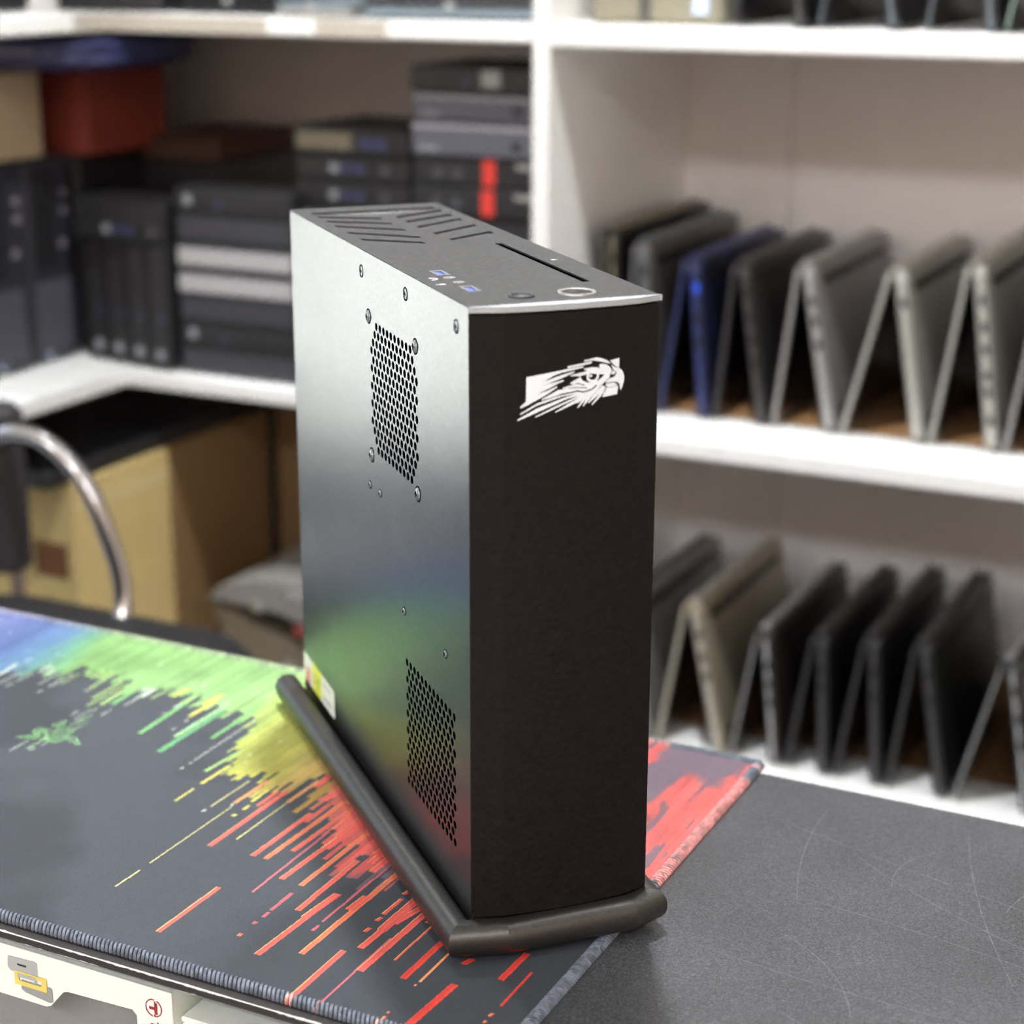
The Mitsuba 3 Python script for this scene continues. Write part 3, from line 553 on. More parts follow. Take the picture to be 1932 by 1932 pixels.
for za, zb in ((1.728, 1.75), (Z1a, Z1b), (Z2a, Z2b), (Z3a, Z3b)):
    put(sh, 'shelf_board', cb(RX0+.0229, RX1-.0229, SY, SB, za, zb, .0015), 'shelf_white')
for a, b in ((RX0+.0229, -.8515), (-.8500, .1), (.1015, RX1-.0229)):
    put(sh, 'back_panel', cb(a, b, SB+.0005, SB+.012, .0, 1.749, .0008), 'shelf_back')
put(sh, 'kick_board', cb(RX0+.0229, RX1-.0229, SY+.02, SY+.038, 0.0, Z3a-.0005, .001), 'shelf_white')
LX0 = -1.687
s2 = thing('bookshelf', 'white open bookshelf left of the upright, stacked with small black computers', 'shelf')
for za, zb in ((1.728, 1.75), (1.115, Z1b), (Z2a, Z2b), (Z3a, Z3b)):
    put(s2, 'shelf_board', cb(LX0 if za > .3 else -1.645, RX0-.0005, SY, SB, za, zb, .0015), 'shelf_white')
put(s2, 'back_panel', cb(LX0, RX0-.0005, SB+.0005, SB+.012, .0, 1.749, .0008), 'shelf_back')
put(s2, 'kick_board', cb(-1.645, RX0-.0005, SY+.02, SY+.038, 0.0, Z3a-.0005, .001), 'shelf_white')
bsdf('edge_beige', (.74, .71, .66), rough=.5)
put(s2, 'edge_strip', cb(LX0+.0015, RX0-.0010, SY-.0003, SY+.0002, 1.1155, 1.1375, .0001), 'edge_beige')
for a, b in ((-1.423, -1.349), (-1.241, -1.0365)):
    put(s2, 'price_strip', cb(a, b, SY-.0016, SY-.0004, 1.1165, 1.1375, .0004), 'label_paper', label='bright white label strip on the shelf edge')
s3 = thing('corner_shelf', 'white corner shelf turning towards the counter at the left, carrying dark towers', 'shelf')
WE = 1.867
for za, zb, ye in ((1.728, 1.75, WE), (1.115, Z1b, WE), (Z2a, Z2b, WE)):
    put(s3, 'shelf_board', cb(-2.16, LX0-.0005, ye, SB, za, zb, .0015), 'shelf_white')
put(s3, 'back_panel', cb(-2.172, -2.1605, WE, SB, .0, 1.749, .0008), 'shelf_back')
put(s3, 'back_panel', cb(-2.16, LX0-.0005, SB+.0005, SB+.012, .0, 1.749, .0008), 'shelf_back')
put(s3, 'post', cb(-1.7055, -1.6965, WE+.002, WE+.02, 0.0, Z2a-.0005, .001), 'post_shaded')
put(s3, 'post', cb(-2.16, -2.14, WE+.002, WE+.02, 0.0, Z2a-.0005, .001), 'shelf_back')
put(s3, 'edge_strip', cb(LX0-.0007, LX0-.0002, WE+.001, SY, 1.1155, 1.1375, .0001), 'edge_beige')
put(s3, 'price_strip', cb(LX0+.0001, LX0+.0012, 1.90, 2.055, 1.1165, 1.1375, .0004), 'label_paper', label='bright white label strip on the shelf edge')

# ------------------------------------------------------------------ laptops standing like tents
bsdf('screen_black', (0.03, 0.03, 0.035), rough=0.15)
bsdf('key_black', (0.06, 0.06, 0.06), rough=0.6)
bsdf('port_dark', (0.05, 0.05, 0.05), rough=0.5)
LAPCOL = {'khaki': (.50, .47, .38), 'steel': (.34, .33, .33), 'navy': (.13, .15, .26), 'charcoal': (.16, .155, .16), 'silver': (.50, .49, .49), 'pale': (.60, .60, .58), 'sand': (.58, .54, .47),
          'black': (.085, .085, .09), 'green_black': (.11, .12, .115), 'bluegrey': (.42, .47, .50), 'mint': (.70, .80, .76), 'brown_black': (.17, .15, .145), 'edge_silver': (.72, .72, .72), 'edge_blue': (.22, .26, .48), 'edge_dark': (.30, .29, .30), 'edge_pale': (.76, .75, .72)}
for c, v in LAPCOL.items(): bsdf('lap_'+c, v, rough=0.38, spec=0.5, metallic=0.25)
bsdf('led_blue', (0.2, 0.4, 1.0), rough=0.4)
def leg(p0, p1, th, side, y0, y1, r, inset=0.0):
    """a slab from the hinge p0 (x, z) to the foot p1; thickness th on the given side; rounded corners r, the y extent y0..y1"""
    p0, p1 = np.array(p0), np.array(p1); d = p1-p0; L = np.linalg.norm(d); d = d/L
    nn = np.array([-d[1], d[0]]); nn = nn*np.sign(nn[0])*side
    return L, d, nn
def slab_leg(p0, d, nn, l0, l1, t0, t1, y0, y1, r):
    g = sbox(l0+r, y0+r, l1-r, y1-r).buffer(r, quad_segs=3) if r > 0 else sbox(l0, y0, l1, y1)
    c = min(.0012, (t1-t0)*.3); gi = g.buffer(-c); P = []
    for gg, ts in ((g, (t0+c, t1-c)), (gi, (t0, t1))):
        for t in ts:
            for l, y in list(gg.exterior.coords)[:-1]:
                P.append((p0[0]+d[0]*l+nn[0]*t, y, p0[1]+d[1]*l+nn[1]*t))
    return trimesh.Trimesh(np.array(P)).convex_hull
def laptop(label, apex, xl, xr, zf, yf, W, shell, edge, group, lid_left=True, ports=3, tb=.016, tl=.007, blue=False, base_shell=None):
    t = thing('laptop', label, 'laptop', group)
    for side, xf in ((-1, xl), (1, xr)):
        lid = (side < 0) == lid_left; th = tl if lid else tb
        L, d, nn = leg(apex, (xf, zf), th, side, yf, yf+W, .012)
        L -= .0005
        p0 = np.array(apex)
        zlift = abs(nn[1])*th if nn[1] < 0 else 0
        L2 = L-zlift/abs(d[1])-.002
        k = put(t, 'lid' if lid else 'base', slab_leg(p0, d, nn, .002, L2, 0.0005, th, yf, yf+W, .012), 'lap_'+(shell if lid or not base_shell else base_shell))
        put(k, 'rim', slab_leg(p0, d, nn, .004, L2+.0004, th*.25, th*.62, yf-.0006, yf+W+.0006, .012), 'lap_'+edge)
        if lid:
            put(k, 'screen', slab_leg(p0, d, nn, .012, L2-.008, -.0004, .0012, yf+.006, yf+W-.006, .003), 'screen_black')
        else:
            put(k, 'keyboard', slab_leg(p0, d, nn, .012, L2-.006, -.0004, .0012, yf+.006, yf+W-.006, .003), 'key_black')
            rng = random.Random(hash(label) % 1000 if False else len(label))
            for i in range(ports):
                l0 = .03+i*.030+rng.random()*.012
                put(k, 'port', slab_leg(p0, d, nn, l0, l0+.012, th*.35, th*.8, yf-.0012, yf+.004, 0), 'led_blue' if (blue and i == 0) else 'port_dark')
            for i in (0, 1):
                put(k, 'rubber_foot', slab_leg(p0, d, nn, L2*(.12 if i else .9)-.006, L2*(.12 if i else .9)+.006, th, th+.0015, yf+.03, yf+W-.03, .003), 'port_dark')
    hp = np.array([[apex[0], yf+.02, apex[1]-.001], [apex[0], yf+W-.02, apex[1]-.001]])
    put(t, 'hinge', tube(np.linspace(hp[0], hp[1], 3), .0058, 12), 'lap_'+edge, smooth=40)
    return t
def spaced(rows, gap=.0262):
    # keep the feet of neighbours from crossing
    rows = [list(r) for r in rows]
    for a, b in zip(rows[:-1], rows[1:]):
        g = b[2]-a[3]
        if g < gap:
            a[3] -= (gap-g)/2; b[2] += (gap-g)/2
    return rows
GU, GL, GT = 'laptops standing in a row on the middle shelf', 'laptops standing in a row on the lower shelf', 'laptops standing on the top shelf'
YU, WU = 2.235, .335
UP = [('dark laptop with khaki edge, folded nearly shut by the upright on the middle shelf', (-.978, .876), -.986, -.970, 'black', 'khaki', True, 3, False, None),
      ('steel grey laptop with a pale blue-white end, second from the upright on the middle shelf', (-.936, .862), -.950, -.915, 'steel', 'bluegrey', True, 2, False, None),
      ('navy blue laptop with a blue light at its edge, on the middle shelf', (-.866, .845), -.906, -.836, 'navy', 'edge_blue', True, 3, True, None),
      ('charcoal laptop with grey ports along its edge, just right of the navy blue one', (-.799, .845), -.830, -.757, 'charcoal', 'edge_dark', True, 4, False, None),
      ('silver-grey laptop with a broad grey underside, right of the charcoal one on the middle shelf', (-.715, .850), -.748, -.668, 'silver', 'edge_silver', True, 3, False, None),
      ('pale silver laptop opened widest on the middle shelf, leaning beside the silver-grey one', (-.598, .852), -.656, -.556, 'pale', 'edge_pale', True, 1, False, None),
      ('pale silver laptop with a long row of dark ports on the middle shelf', (-.503, .868), -.541, -.462, 'pale', 'edge_pale', True, 6, False, None),
      ('grey laptop cut off by the right edge of the photo on the middle shelf', (-.412, .872), -.452, -.372, 'silver', 'edge_silver', True, 3, False, None)]
for lab, ap, xl, xr, sh_, ed, ll, po, bl, bs in spaced(UP):
    laptop(lab, ap, xl, xr, Z2b+.0008, YU, WU, sh_, ed, GU, ll, po, blue=bl, base_shell=bs)
YL = 2.185
def warm_shade_col(p, n, uv):
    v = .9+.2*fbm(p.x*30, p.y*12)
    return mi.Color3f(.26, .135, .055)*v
bsdf('warm_shade_brown', proc(warm_shade_col), rough=.8)
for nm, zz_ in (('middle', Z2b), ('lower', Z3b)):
    t = thing('warm_shade_sheet', f'added brown sheet for the warm shade under the laptops on the {nm} shelf', 'paper')
    put(t, None, cb(-1.008, 1.1, 2.262, 2.585, zz_+.0001, zz_+.0006, .0001), 'warm_shade_brown')  # brown sheet added in place of the warm shade between the laptops
LO = [('grey laptop half hidden behind the tower, leftmost on the lower shelf', (-.928, .388), -.965, -.892, 'silver', 'edge_dark', 3),
      ('sand coloured laptop with pale edges, tallest on the lower shelf', (-.832, .397), -.868, -.786, 'sand', 'edge_pale', 3),
      ('dark brown laptop with bright silver edges, right of the sand coloured one', (-.731, .376), -.764, -.701, 'brown_black', 'edge_silver', 3),
      ('black laptop with dark edges, fourth from the left on the lower shelf', (-.655, .382), -.695, -.642, 'black', 'edge_dark', 2),
      ('black laptop with dark edges, fifth from the left on the lower shelf', (-.588, .391), -.622, -.562, 'black', 'edge_dark', 2),
      ('greenish black laptop just left of the rightmost one on the lower shelf', (-.523, .393), -.561, -.480, 'green_black', 'edge_dark', 2),
      ('dark laptop with a long bright silver edge, rightmost on the lower shelf', (-.414, .389), -.472, -.380, 'green_black', 'edge_silver', 3),
      ]
for lab, ap, xl, xr, sh_, ed, po in spaced(LO):
    laptop(lab, ap, xl, xr, Z3b+.0008, YL, .335, sh_, ed, GL, True, po)
YT = 2.165
TP = [('black laptop with a grey edge right of the olive box on the top shelf', (-.742, 1.345), -.790, -.715, 'black', 'edge_dark'),
      ('black laptop with blue-grey edges, second from the olive box on the top shelf', (-.640, 1.345), -.683, -.604, 'black', 'bluegrey'),
      ('dark grey laptop with blue-grey edges, third from the olive box on the top shelf', (-.520, 1.345), -.556, -.487, 'charcoal', 'bluegrey'),
      ('black laptop with a mint green edge, rightmost on the top shelf', (-.430, 1.345), -.472, -.392, 'black', 'mint')]
for lab, ap, xl, xr, sh_, ed in spaced(TP):
    laptop(lab, ap, xl, xr, Z1b, YT, .335, sh_, ed, GT, True, 2)
# olive box with a sticker on the top shelf
bsdf('olive_card', (.52, .50, .43), rough=0.7)
bsdf('blue_white', (.80, .88, .98), rough=0.4)
t = thing('storage_box', 'olive grey box with a small pale blue sticker, beside the upright on the top shelf', 'box')
put(t, 'body', rbox(-.992, -.815, 2.20, 2.45, Z1b+.0005, Z1b+.12, .012), 'olive_card', smooth=30)
put(t, 'sticker', cb(-.855, -.834, 2.1975, 2.1996, Z1b+.012, Z1b+.036, .0006), 'blue_white', label='pale blue sticker')
put(t, 'strap', cb(-.925, -.911, 2.1972, 2.1996, Z1b+.004, Z1b+.10, .0006), 'lap_steel')

# ------------------------------------------------------------------ small computers on the left shelf
for n_, c_ in (('tiny_black', (.105, .105, .115)), ('tiny_dark', (.17, .17, .19)), ('tiny_grey', (.33, .33, .37)), ('tiny_trim', (.24, .24, .27)), ('silver_strip', (.66, .65, .66)), ('red_tab', (.82, .22, .19)), ('tag_grey', (.58, .57, .56)),
               ('vent_beige', (.48, .44, .36)), ('logo_grey', (.52, .53, .56)), ('port_blue', (.17, .19, .34)), ('port_void', (.03, .03, .03))):
    bsdf(n_, c_, rough=0.45)
TW, TD, TH = .182, .183, .0362
_cache = {}
def shared(key, make, mat, smooth=False):
    if key not in _cache: _cache[key] = mikit.ply(make(), 'm_'+mat, smooth=smooth)
    return _cache[key]
def tiny(label, M, kind, group, w=TW, cat_='computer', h=TH):
    """a palm-size computer lying flat: front face at local y = 0, x from 0 to w"""
    t = thing('mini_computer', label, cat_, group)
    case, front = {'grey': ('tiny_grey', 'tiny_grey')}.get(kind, ('tiny_black', 'tiny_dark' if kind in ('ribbed', 'silver') else 'tiny_black'))
    def p(part, x0, x1, y0, y1, z0, z1, mat, b=.0008, label=None):
        return put(t, part, None, mat, M=M, label=label, shape=shared((x0, x1, y0, y1, z0, z1, b), lambda: cb(x0, x1, y0, y1, z0, z1, b), mat))
    p('case', 0, w, .006, TD, 0, h, case, .0015)
    p('front_panel', .001, w-.001, 0, .0062, .001, h-.001, front, .0012)
    if kind == 'label':
        p('barcode_label', w-.078, w-.051, -.0006, .0002, .007, h-.004, 'tag_grey', .0002, 'pale barcode label')
        for i in range(3): p('port', .045+i*.016, .055+i*.016, -.0004, .0004, .012, .018, 'port_blue' if i == 2 else 'port_void', .0001)
    elif kind == 'grey':
        p('trim_line', .002, w-.002, -.0010, .0004, h-.0075, h-.004, 'silver_strip', .0002)
        p('badge', .012, .040, -.0006, .0004, .006, .012, 'logo_grey', .0001)
        p('power_button', w-.034, w-.022, -.001, .0004, .010, .022, 'tiny_black', .0004)
    elif kind == 'red':
        p('red_tab', w-.078, w-.060, -.0012, .0004, .002, h-.002, 'red_tab', .0003, 'bright red tab')
        p('badge', w-.030, w-.004, -.0008, .0004, h-.012, h-.005, 'tag_grey', .0002)
        for i in range(2): p('port', .030+i*.028, .046+i*.028, -.0004, .0004, .010, .022, 'tiny_trim', .0001)
    elif kind == 'vented':
        for i in range(14): p('vent_slat', .008+i*.0062, .0118+i*.0062, -.0008, .0004, .006, h-.006, 'vent_beige', .0002)
        for i in range(3): p('port', .108+i*.022, .124+i*.022, -.0006, .0004, .009, .022, 'port_blue' if i < 2 else 'port_void', .0001)
    elif kind == 'io':
        for i in range(5): p('port', .055+i*.020, .068+i*.020, -.0006, .0004, .010, .022, ('logo_grey', 'port_blue', 'port_blue', 'port_void', 'tiny_trim')[i], .0001)
    elif kind == 'ribbed':
        for i in range(5): p('rib', .006, w-.006, -.0012, .0004, .005+i*.0056, .0078+i*.0056, 'tiny_trim', .0003)
    elif kind == 'silver':
        p('silver_strip', .002, w-.002, -.0016, .0004, .004, h-.008, 'silver_strip', .0006, 'wide silver front strip')
    if kind in ('logo', 'logo2'):
        m = put(t, 'round_badge', None, 'logo_grey', M=M, shape=shared(('rb',), lambda: moved(lathe([(0, .001), (.0072, .001), (.008, 0), (.008, -.001), (0, -.001)], 20), np.array([[1, 0, 0, .022], [0, 0, -1, 0], [0, 1, 0, .020], [0, 0, 0, 1]])), 'logo_grey', 30), label='round grey badge')
        p('port', .050, .063, -.0004, .0004, .012, .018, 'port_void', .0001)
        p('port', .068, .081, -.0004, .0004, .012, .018, 'port_blue', .0001)
        p('trim_line', .045, w-.01, -.0008, .0004, .025, .0262, 'tiny_trim', .0001)
    return t
z0 = Z2b+.0004
ORD = ['at', 'second from', 'third from', 'fourth from', 'fifth from', 'sixth from']+['above']*8
PIT = .0371
GA, GB, GC, GD = 'mini computers in the stack beside the upright', 'mini computers in the middle stack', 'mini computers in the left stack', 'mini computers standing on edge'
# stack beside the upright (bottom to top), front at y = 2.17
A = ['io']*4+['logo']*2+['red', 'red', 'grey', 'grey', 'label']
labA = {10: 'black mini computer with a pale barcode label, topmost of the stack beside the upright', 9: 'grey mini computer directly under the topmost black one beside the upright', 8: 'grey mini computer lying on the upper of the two with red tabs',
        7: 'black mini computer with a red tab, upper of the two with red tabs', 6: 'black mini computer with a red tab, lower of the two with red tabs', 5: 'black mini computer just under the two with red tabs'}
pitA = [.0421]*6+[.0382, .0384, .0444, .0374, .0336]
z = z0; hA = []
for i, k in enumerate(A):
    dz = pitA[i]
    tiny(labA.get(i, f'black mini computer {ORD[i]} the bottom of the stack beside the upright, behind the tower'), Rz(0, -1.2335, 2.17+.004*(i % 2), z), k, GA, h=dz-.0012)
    z += dz
# middle stack
Bk = ['io']*6+['logo', 'io', 'io', 'vented']
labB = {9: 'black mini computer showing beige vents, topmost of the middle stack', 8: 'black mini computer directly under the one with beige vents', 7: 'black mini computer third from the top of the middle stack', 6: 'black mini computer fourth from the top of the middle stack'}
z = z0
for i, k in enumerate(Bk):
    dz = .0357
    tiny(labB.get(i, f'black mini computer {ORD[i]} the bottom of the middle stack, behind the tower'), Rz(0, -1.428, 2.185+.003*(i % 3), z), k, GB, h=dz-.0012)
    z += dz
# left stack, front at 2.155
Ck = ['ribbed', 'logo', 'ribbed', 'silver', 'silver', 'ribbed', 'logo']
labC = ['dark mini computer at the bottom of the left stack', 'black mini computer with a round badge, second from the bottom of the left stack', 'dark ribbed mini computer under the two silver strips', 'mini computer with a silver front strip, lower of the two',
        'mini computer with a silver front strip, upper of the two', 'dark ribbed mini computer above the two silver strips', 'black mini computer with a round badge, topmost of the left stack']
z = z0
for i, k in enumerate(Ck):
    dz = .0381
    tiny(labC[i], Rz(0, -1.612, 2.158, z), k, GC, w=.196, h=dz-.0012)
    z += dz
# four standing on edge
for i in range(4):
    x = -1.789+i*.0432
    M = np.array([[0, 0, -1, x+TH+.0005], [0, 1, 0, 2.172-.008*i], [1, 0, 0, z0], [0, 0, 0, 1]])
    tiny(['black mini computer standing on edge nearest the shelf corner', 'black mini computer standing on edge, second from the shelf corner', 'black mini computer standing on edge, third from the shelf corner', 'black mini computer standing on edge against the left stack'][i], M, 'logo', GD)
tiny('black mini computer lying across the four that stand on edge', Rz(0, -1.790, 2.15, z0+.1835), 'io', None, h=.058, w=.165)

# ------------------------------------------------------------------ dark towers and boxes on the corner shelf
bsdf('tower_dark', (.15, .15, .18), rough=0.45)
bsdf('tower_grille', (.27, .27, .31), rough=0.5)
bsdf('tower_spot', (.45, .43, .47), rough=0.4)
def tower(label, y0, y1, x1, ztop):
    t = thing('tower_computer', label, 'computer', 'dark tower computers on the corner shelf')
    z0_ = Z2b+.0005; w = y1-y0
    put(t, 'case', cb(x1-.29, x1-.012, y0, y1, z0_, ztop, .003), 'tower_dark')
    put(t, 'front_panel', cb(x1-.0122, x1, y0+.001, y1-.001, z0_+.001, ztop-.001, .004), 'tower_dark')
    zm_ = z0_+.40*(ztop-z0_)
    for i in range(9):
        a = y0+.010+i*(w-.026)/9
        put(t, 'grille_bar', cb(x1-.0004, x1+.003, a, a+(w-.026)/9*.72, z0_+.014, zm_, .0008), 'tower_grille')
    put(t, 'drive_bay', cb(x1-.0004, x1+.0015, y0+.012, y1-.045, zm_+.02, ztop-.02, .0006), 'tiny_black')
    for dz in (.10, .125):
        put(t, 'port', cb(x1-.0004, x1+.0018, y1-.026, y1-.012, zm_+dz-.007, zm_+dz+.005, .0006), 'tower_spot')
    put(t, 'power_button', cb(x1-.0004, x1+.002, y1-.034, y1-.020, zm_+.045, zm_+.057, .001), 'tower_spot')
    put(t, 'badge', cb(x1-.0004, x1+.0018, y0+.024, y0+.036, z0_+.008, z0_+.0135, .0004), 'blue_white')
    return t
tower('dark tower computer nearest the shelf corner, its grey grille facing right', 2.088, 2.190, -1.822, .935)
tower('dark tower computer at the left edge of the photo, second from the shelf corner', 1.982, 2.083, -1.818, .933)
t = thing('desktop_case', 'black desktop case deep in the shelf corner under the red box', 'computer')
put(t, 'case', cb(-2.14, -1.83, 2.21, 2.56, Z2b+.0005, .93, .003), 'tower_dark')
put(t, 'front_panel', cb(-1.8298, -1.822, 2.211, 2.50, Z2b+.002, .928, .002), 'tiny_black')
bsdf('beige_card', (.66, .58, .47), rough=0.8)
bsdf('red_card', (.50, .21, .16), rough=0.7)
bsdf('brown_card_dark', (.25, .16, .12), rough=0.8)
bsdf('blue_vinyl', (.15, .16, .30), rough=0.5)
t = thing('cardboard_box', 'beige cardboard box lying on the dark towers at the left edge', 'box')
put(t, 'body', cb(-2.12, -1.822, 1.90, 2.136, .9365, 1.056, .002), 'beige_card')
put(t, 'flap', cb(-2.12, -1.822, 1.899, 2.137, 1.0565, 1.0585, .0005), 'beige_card')
t = thing('red_box', 'rust red box in the shelf corner under the blue bag', 'box')
put(t, 'body', cb(-2.13, -1.80, 2.21, 2.40, .9305, 1.052, .002), 'red_card')
put(t, 'lid', cb(-2.131, -1.799, 2.209, 2.401, 1.0525, 1.0565, .001), 'red_card')
t = thing('brown_board', 'dark brown flat box lying behind the mini computers that stand on edge', 'box')
put(t, 'body', cb(-1.82, -1.675, 2.36, 2.57, .912, .945, .002), 'brown_card_dark')
put(t, 'lid', cb(-1.821, -1.673, 2.358, 2.572, .9455, .9485, .001), 'brown_card_dark')
t = thing('desktop_case', 'black desktop case behind the mini computers that stand on edge', 'computer')
put(t, 'case', cb(-1.82, -1.66, 2.365, 2.565, Z2b+.0005, .9115, .002), 'tower_dark')
put(t, 'front_panel', cb(-1.818, -1.662, 2.358, 2.3648, Z2b+.002, .909, .002), 'tiny_black')
# soft blue bag squeezed under the upper shelf
def cushion(c, hx, hy, hz, e=.55, n=28):
    m = trimesh.creation.icosphere(subdivisions=4); v = np.array(m.vertices)
    w = np.sign(v)*np.abs(v)**e; s = np.array([hx, hy, hz])
    k = meshkit.fbm(v*2.2+7, 3, 4)[:, None]
    m.vertices = np.array(c)+w*s*(.93+.12*k); return m
t = thing('blue_bag', 'soft dark blue bag squeezed under the upper shelf in the corner', 'bag')
put(t, 'body', cushion((-1.85, 2.20, 1.0855), .19, .17, .0265), 'blue_vinyl', smooth=True)
put(t, 'zip', tube(spline([(-1.98, 2.045, 1.09), (-1.85, 2.028, 1.088), (-1.72, 2.045, 1.09)], 16), .0022, 6), 'logo_grey', smooth=True)

# ------------------------------------------------------------------ things lying on the top shelf, left
def flat_laptop(label, x0, x1, y0, z, shell, edge, tilt=0, th=.022):
    t = thing('closed_laptop', label, 'laptop', 'closed laptops lying on the top shelf')
    M = Rz(tilt, (x0+x1)/2, y0, z)
    w = (x1-x0)/2
    put(t, 'base', moved(rbox(-w, w, 0, .23, .002, .002+th*.58, .010), M), 'lap_'+edge, smooth=30)
    put(t, 'lid', moved(rbox(-w, w, 0, .23, .0025+th*.58, .0025+th, .010), M), 'lap_'+shell, smooth=30)
    for sx in (-.8, .8):
        put(t, 'rubber_foot', moved(cb(sx*w-.008, sx*w+.008, .02, .2, 0, .0025, .0004), M), 'port_dark')
    put(t, 'latch', moved(cb(-.006, .006, -.0008, .002, .002+th*.5, .002+th*.8, .0003), M), 'lap_edge_silver')
    return t
zt = Z1b+.0005
flat_laptop('closed silver laptop lying near the middle of the top shelf at the left', -1.432, -1.315, 2.155, zt, 'bluegrey', 'pale', 0, .017)
flat_laptop('closed dark laptop lying on the top shelf against the upright', -1.300, -1.050, 2.17, zt, 'charcoal', 'bluegrey', 4, .024)
flat_laptop('closed black laptop lying on the dark one against the upright', -1.290, -1.060, 2.18, zt+.0275, 'black', 'charcoal', 2, .022)
flat_laptop('closed black laptop lying left of the silver one on the top shelf', -1.625, -1.45, 2.20, zt, 'black', 'black', -3, .022)
flat_laptop('closed grey laptop lying tilted over the black one on the top shelf', -1.62, -1.45, 2.22, zt+.0255, 'steel', 'charcoal', 9, .020)
t = thing('black_case', 'black equipment case on the top shelf above the blue bag', 'case')
put(t, 'body', rbox(-1.83, -1.645, 2.19, 2.50, zt, zt+.11, .012), 'tiny_black', smooth=30)
put(t, 'lid', rbox(-1.832, -1.643, 2.188, 2.502, zt+.1105, zt+.13, .012), 'tiny_dark', smooth=30)
t = thing('black_case', 'black equipment case on the top shelf at the upper left corner of the photo', 'case')
put(t, 'body', rbox(-2.10, -1.85, 1.95, 2.165, zt, zt+.09, .012), 'tiny_black', smooth=30)
put(t, 'lid', rbox(-2.102, -1.848, 1.948, 2.167, zt+.0905, zt+.11, .012), 'tiny_dark', smooth=30)

# ------------------------------------------------------------------ cartons under the shelf
def carton_col(p, n, uv):
    f = 0.5+0.5*dr.sin(p.z*1300)
    v = 0.92+0.10*fbm(p.x*20, p.y*20, p.z*20)+.03*f
    return mi.Color3f(.56, .42, .18)*v
bsdf('carton', proc(carton_col), rough=0.8)
bsdf('carton_tape', (.80, .72, .52), rough=0.4)
bsdf('carton_print', (.40, .25, .12), rough=0.8)
bsdf('carton_label', (.72, .69, .66), rough=0.6)
t = thing('cardboard_carton', 'tall yellow-brown cardboard carton on the floor under the corner shelf', 'box')
CX = -1.65
put(t, 'body', cb(-2.10, CX, 1.945, 2.165, 0.0005, .512, .003), 'carton')
put(t, 'flap', cb(-1.87, CX+.001, 1.944, 2.166, .5125, .5155, .001), 'carton')
put(t, 'flap', cb(-2.101, -1.875, 1.944, 2.166, .5125, .5155, .001), 'carton')
put(t, 'tape', cb(CX+.0001, CX+.0007, 1.947, 2.163, .468, .492, .0001), 'carton_tape', label='pale strip of tape along the upper edge')
put(t, 'printed_mark', cb(-1.725, -1.667, 1.9438, 1.9449, .375, .425, .0002), 'carton_print')
put(t, 'shipping_label', cb(-1.735, -1.665, 1.9436, 1.9449, .245, .300, .0003), 'carton_label', label='grey-white shipping label')
bsdf('carton_brown', (.47, .36, .23), rough=.8)
t = thing('cardboard_carton', 'far part of the yellow-brown carton, its shelf shadow put into darker card', 'box')
put(t, 'body', cb(-2.10, CX-.001, 2.172, 2.428, 0.0005, .512, .003), 'carton_brown')  # shelf shadow on the carton, put into a darker second body
put(t, 'flap', cb(-2.10, CX, 2.171, 2.429, .5125, .5155, .001), 'carton_brown')
t = thing('flat_screen', 'flat black screen lying on the cardboard cartons under the corner shelf', 'screen')
put(t, 'body', rbox(-2.13, CX-.008, 1.905, 2.44, .516, .538, .006), 'tiny_black', smooth=30)
put(t, 'frame', rbox(-2.12, CX-.018, 1.915, 2.43, .5385, .541, .006), 'screen_black', smooth=30)
t = thing('cardboard_carton', 'brown cardboard carton at the back of the lower shelf, behind the padded bag', 'box')
put(t, 'body', cb(-1.64, -1.12, 2.432, 2.585, Z3b+.0005, .585, .003), 'carton_brown')
put(t, 'tape', cb(-1.41, -1.36, 2.4312, 2.4319, Z3b+.003, .582, .0001), 'carton_tape')
# grey padded bag on the lower left shelf
bsdf('bag_grey', (.52, .51, .50), rough=0.6)
bsdf('tag_red', (.55, .24, .22), rough=.6)
bsdf('bag_dark', (.07, .07, .075), rough=0.7)
bsdf('bag_lining', (.42, .38, .32), rough=0.8)
t = thing('padded_bag', 'grey padded bag lying open on its side on the lower shelf behind the desk mat', 'bag')
prof = spline([(-1.40, .318), (-1.49, .327), (-1.555, .314), (-1.585, .292), (-1.575, .268), (-1.54, .258)], 24)
top = [(-1.583, .296), (-1.56, .318), (-1.50, .337), (-1.42, .340), (-1.30, .318), (-1.22, .285), (-1.22, .262), (-1.34, .268), (-1.46, .292), (-1.555, .296)]
bot = [(-1.583, .290), (-1.55, .286), (-1.50, .262), (-1.40, .238), (-1.24, .228), (-1.22, .196), (-1.30, .1905), (-1.48, .1905), (-1.53, .218), (-1.566, .258)]
def prism_xz(pts, y0, y1, r=.004):
    g = Polygon(pts).buffer(-r).buffer(r, quad_segs=4)
    m = trimesh.creation.extrude_polygon(g, y1-y0, engine='earcut'); v = np.array(m.vertices)
    m.vertices = np.c_[v[:, 0], y1-v[:, 2], v[:, 1]]; return m
put(t, 'upper_flap', prism_xz(top, 2.150, 2.375), 'bag_grey', smooth=35)
put(t, 'lower_body', prism_xz(bot, 2.156, 2.368), 'bag_lining', smooth=35)
put(t, 'lining', prism_xz([(-1.55, .2865), (-1.46, .2905), (-1.34, .2665), (-1.23, .2605), (-1.23, .2290), (-1.40, .2395), (-1.50, .2635)], 2.20, 2.36, .002), 'bag_dark')
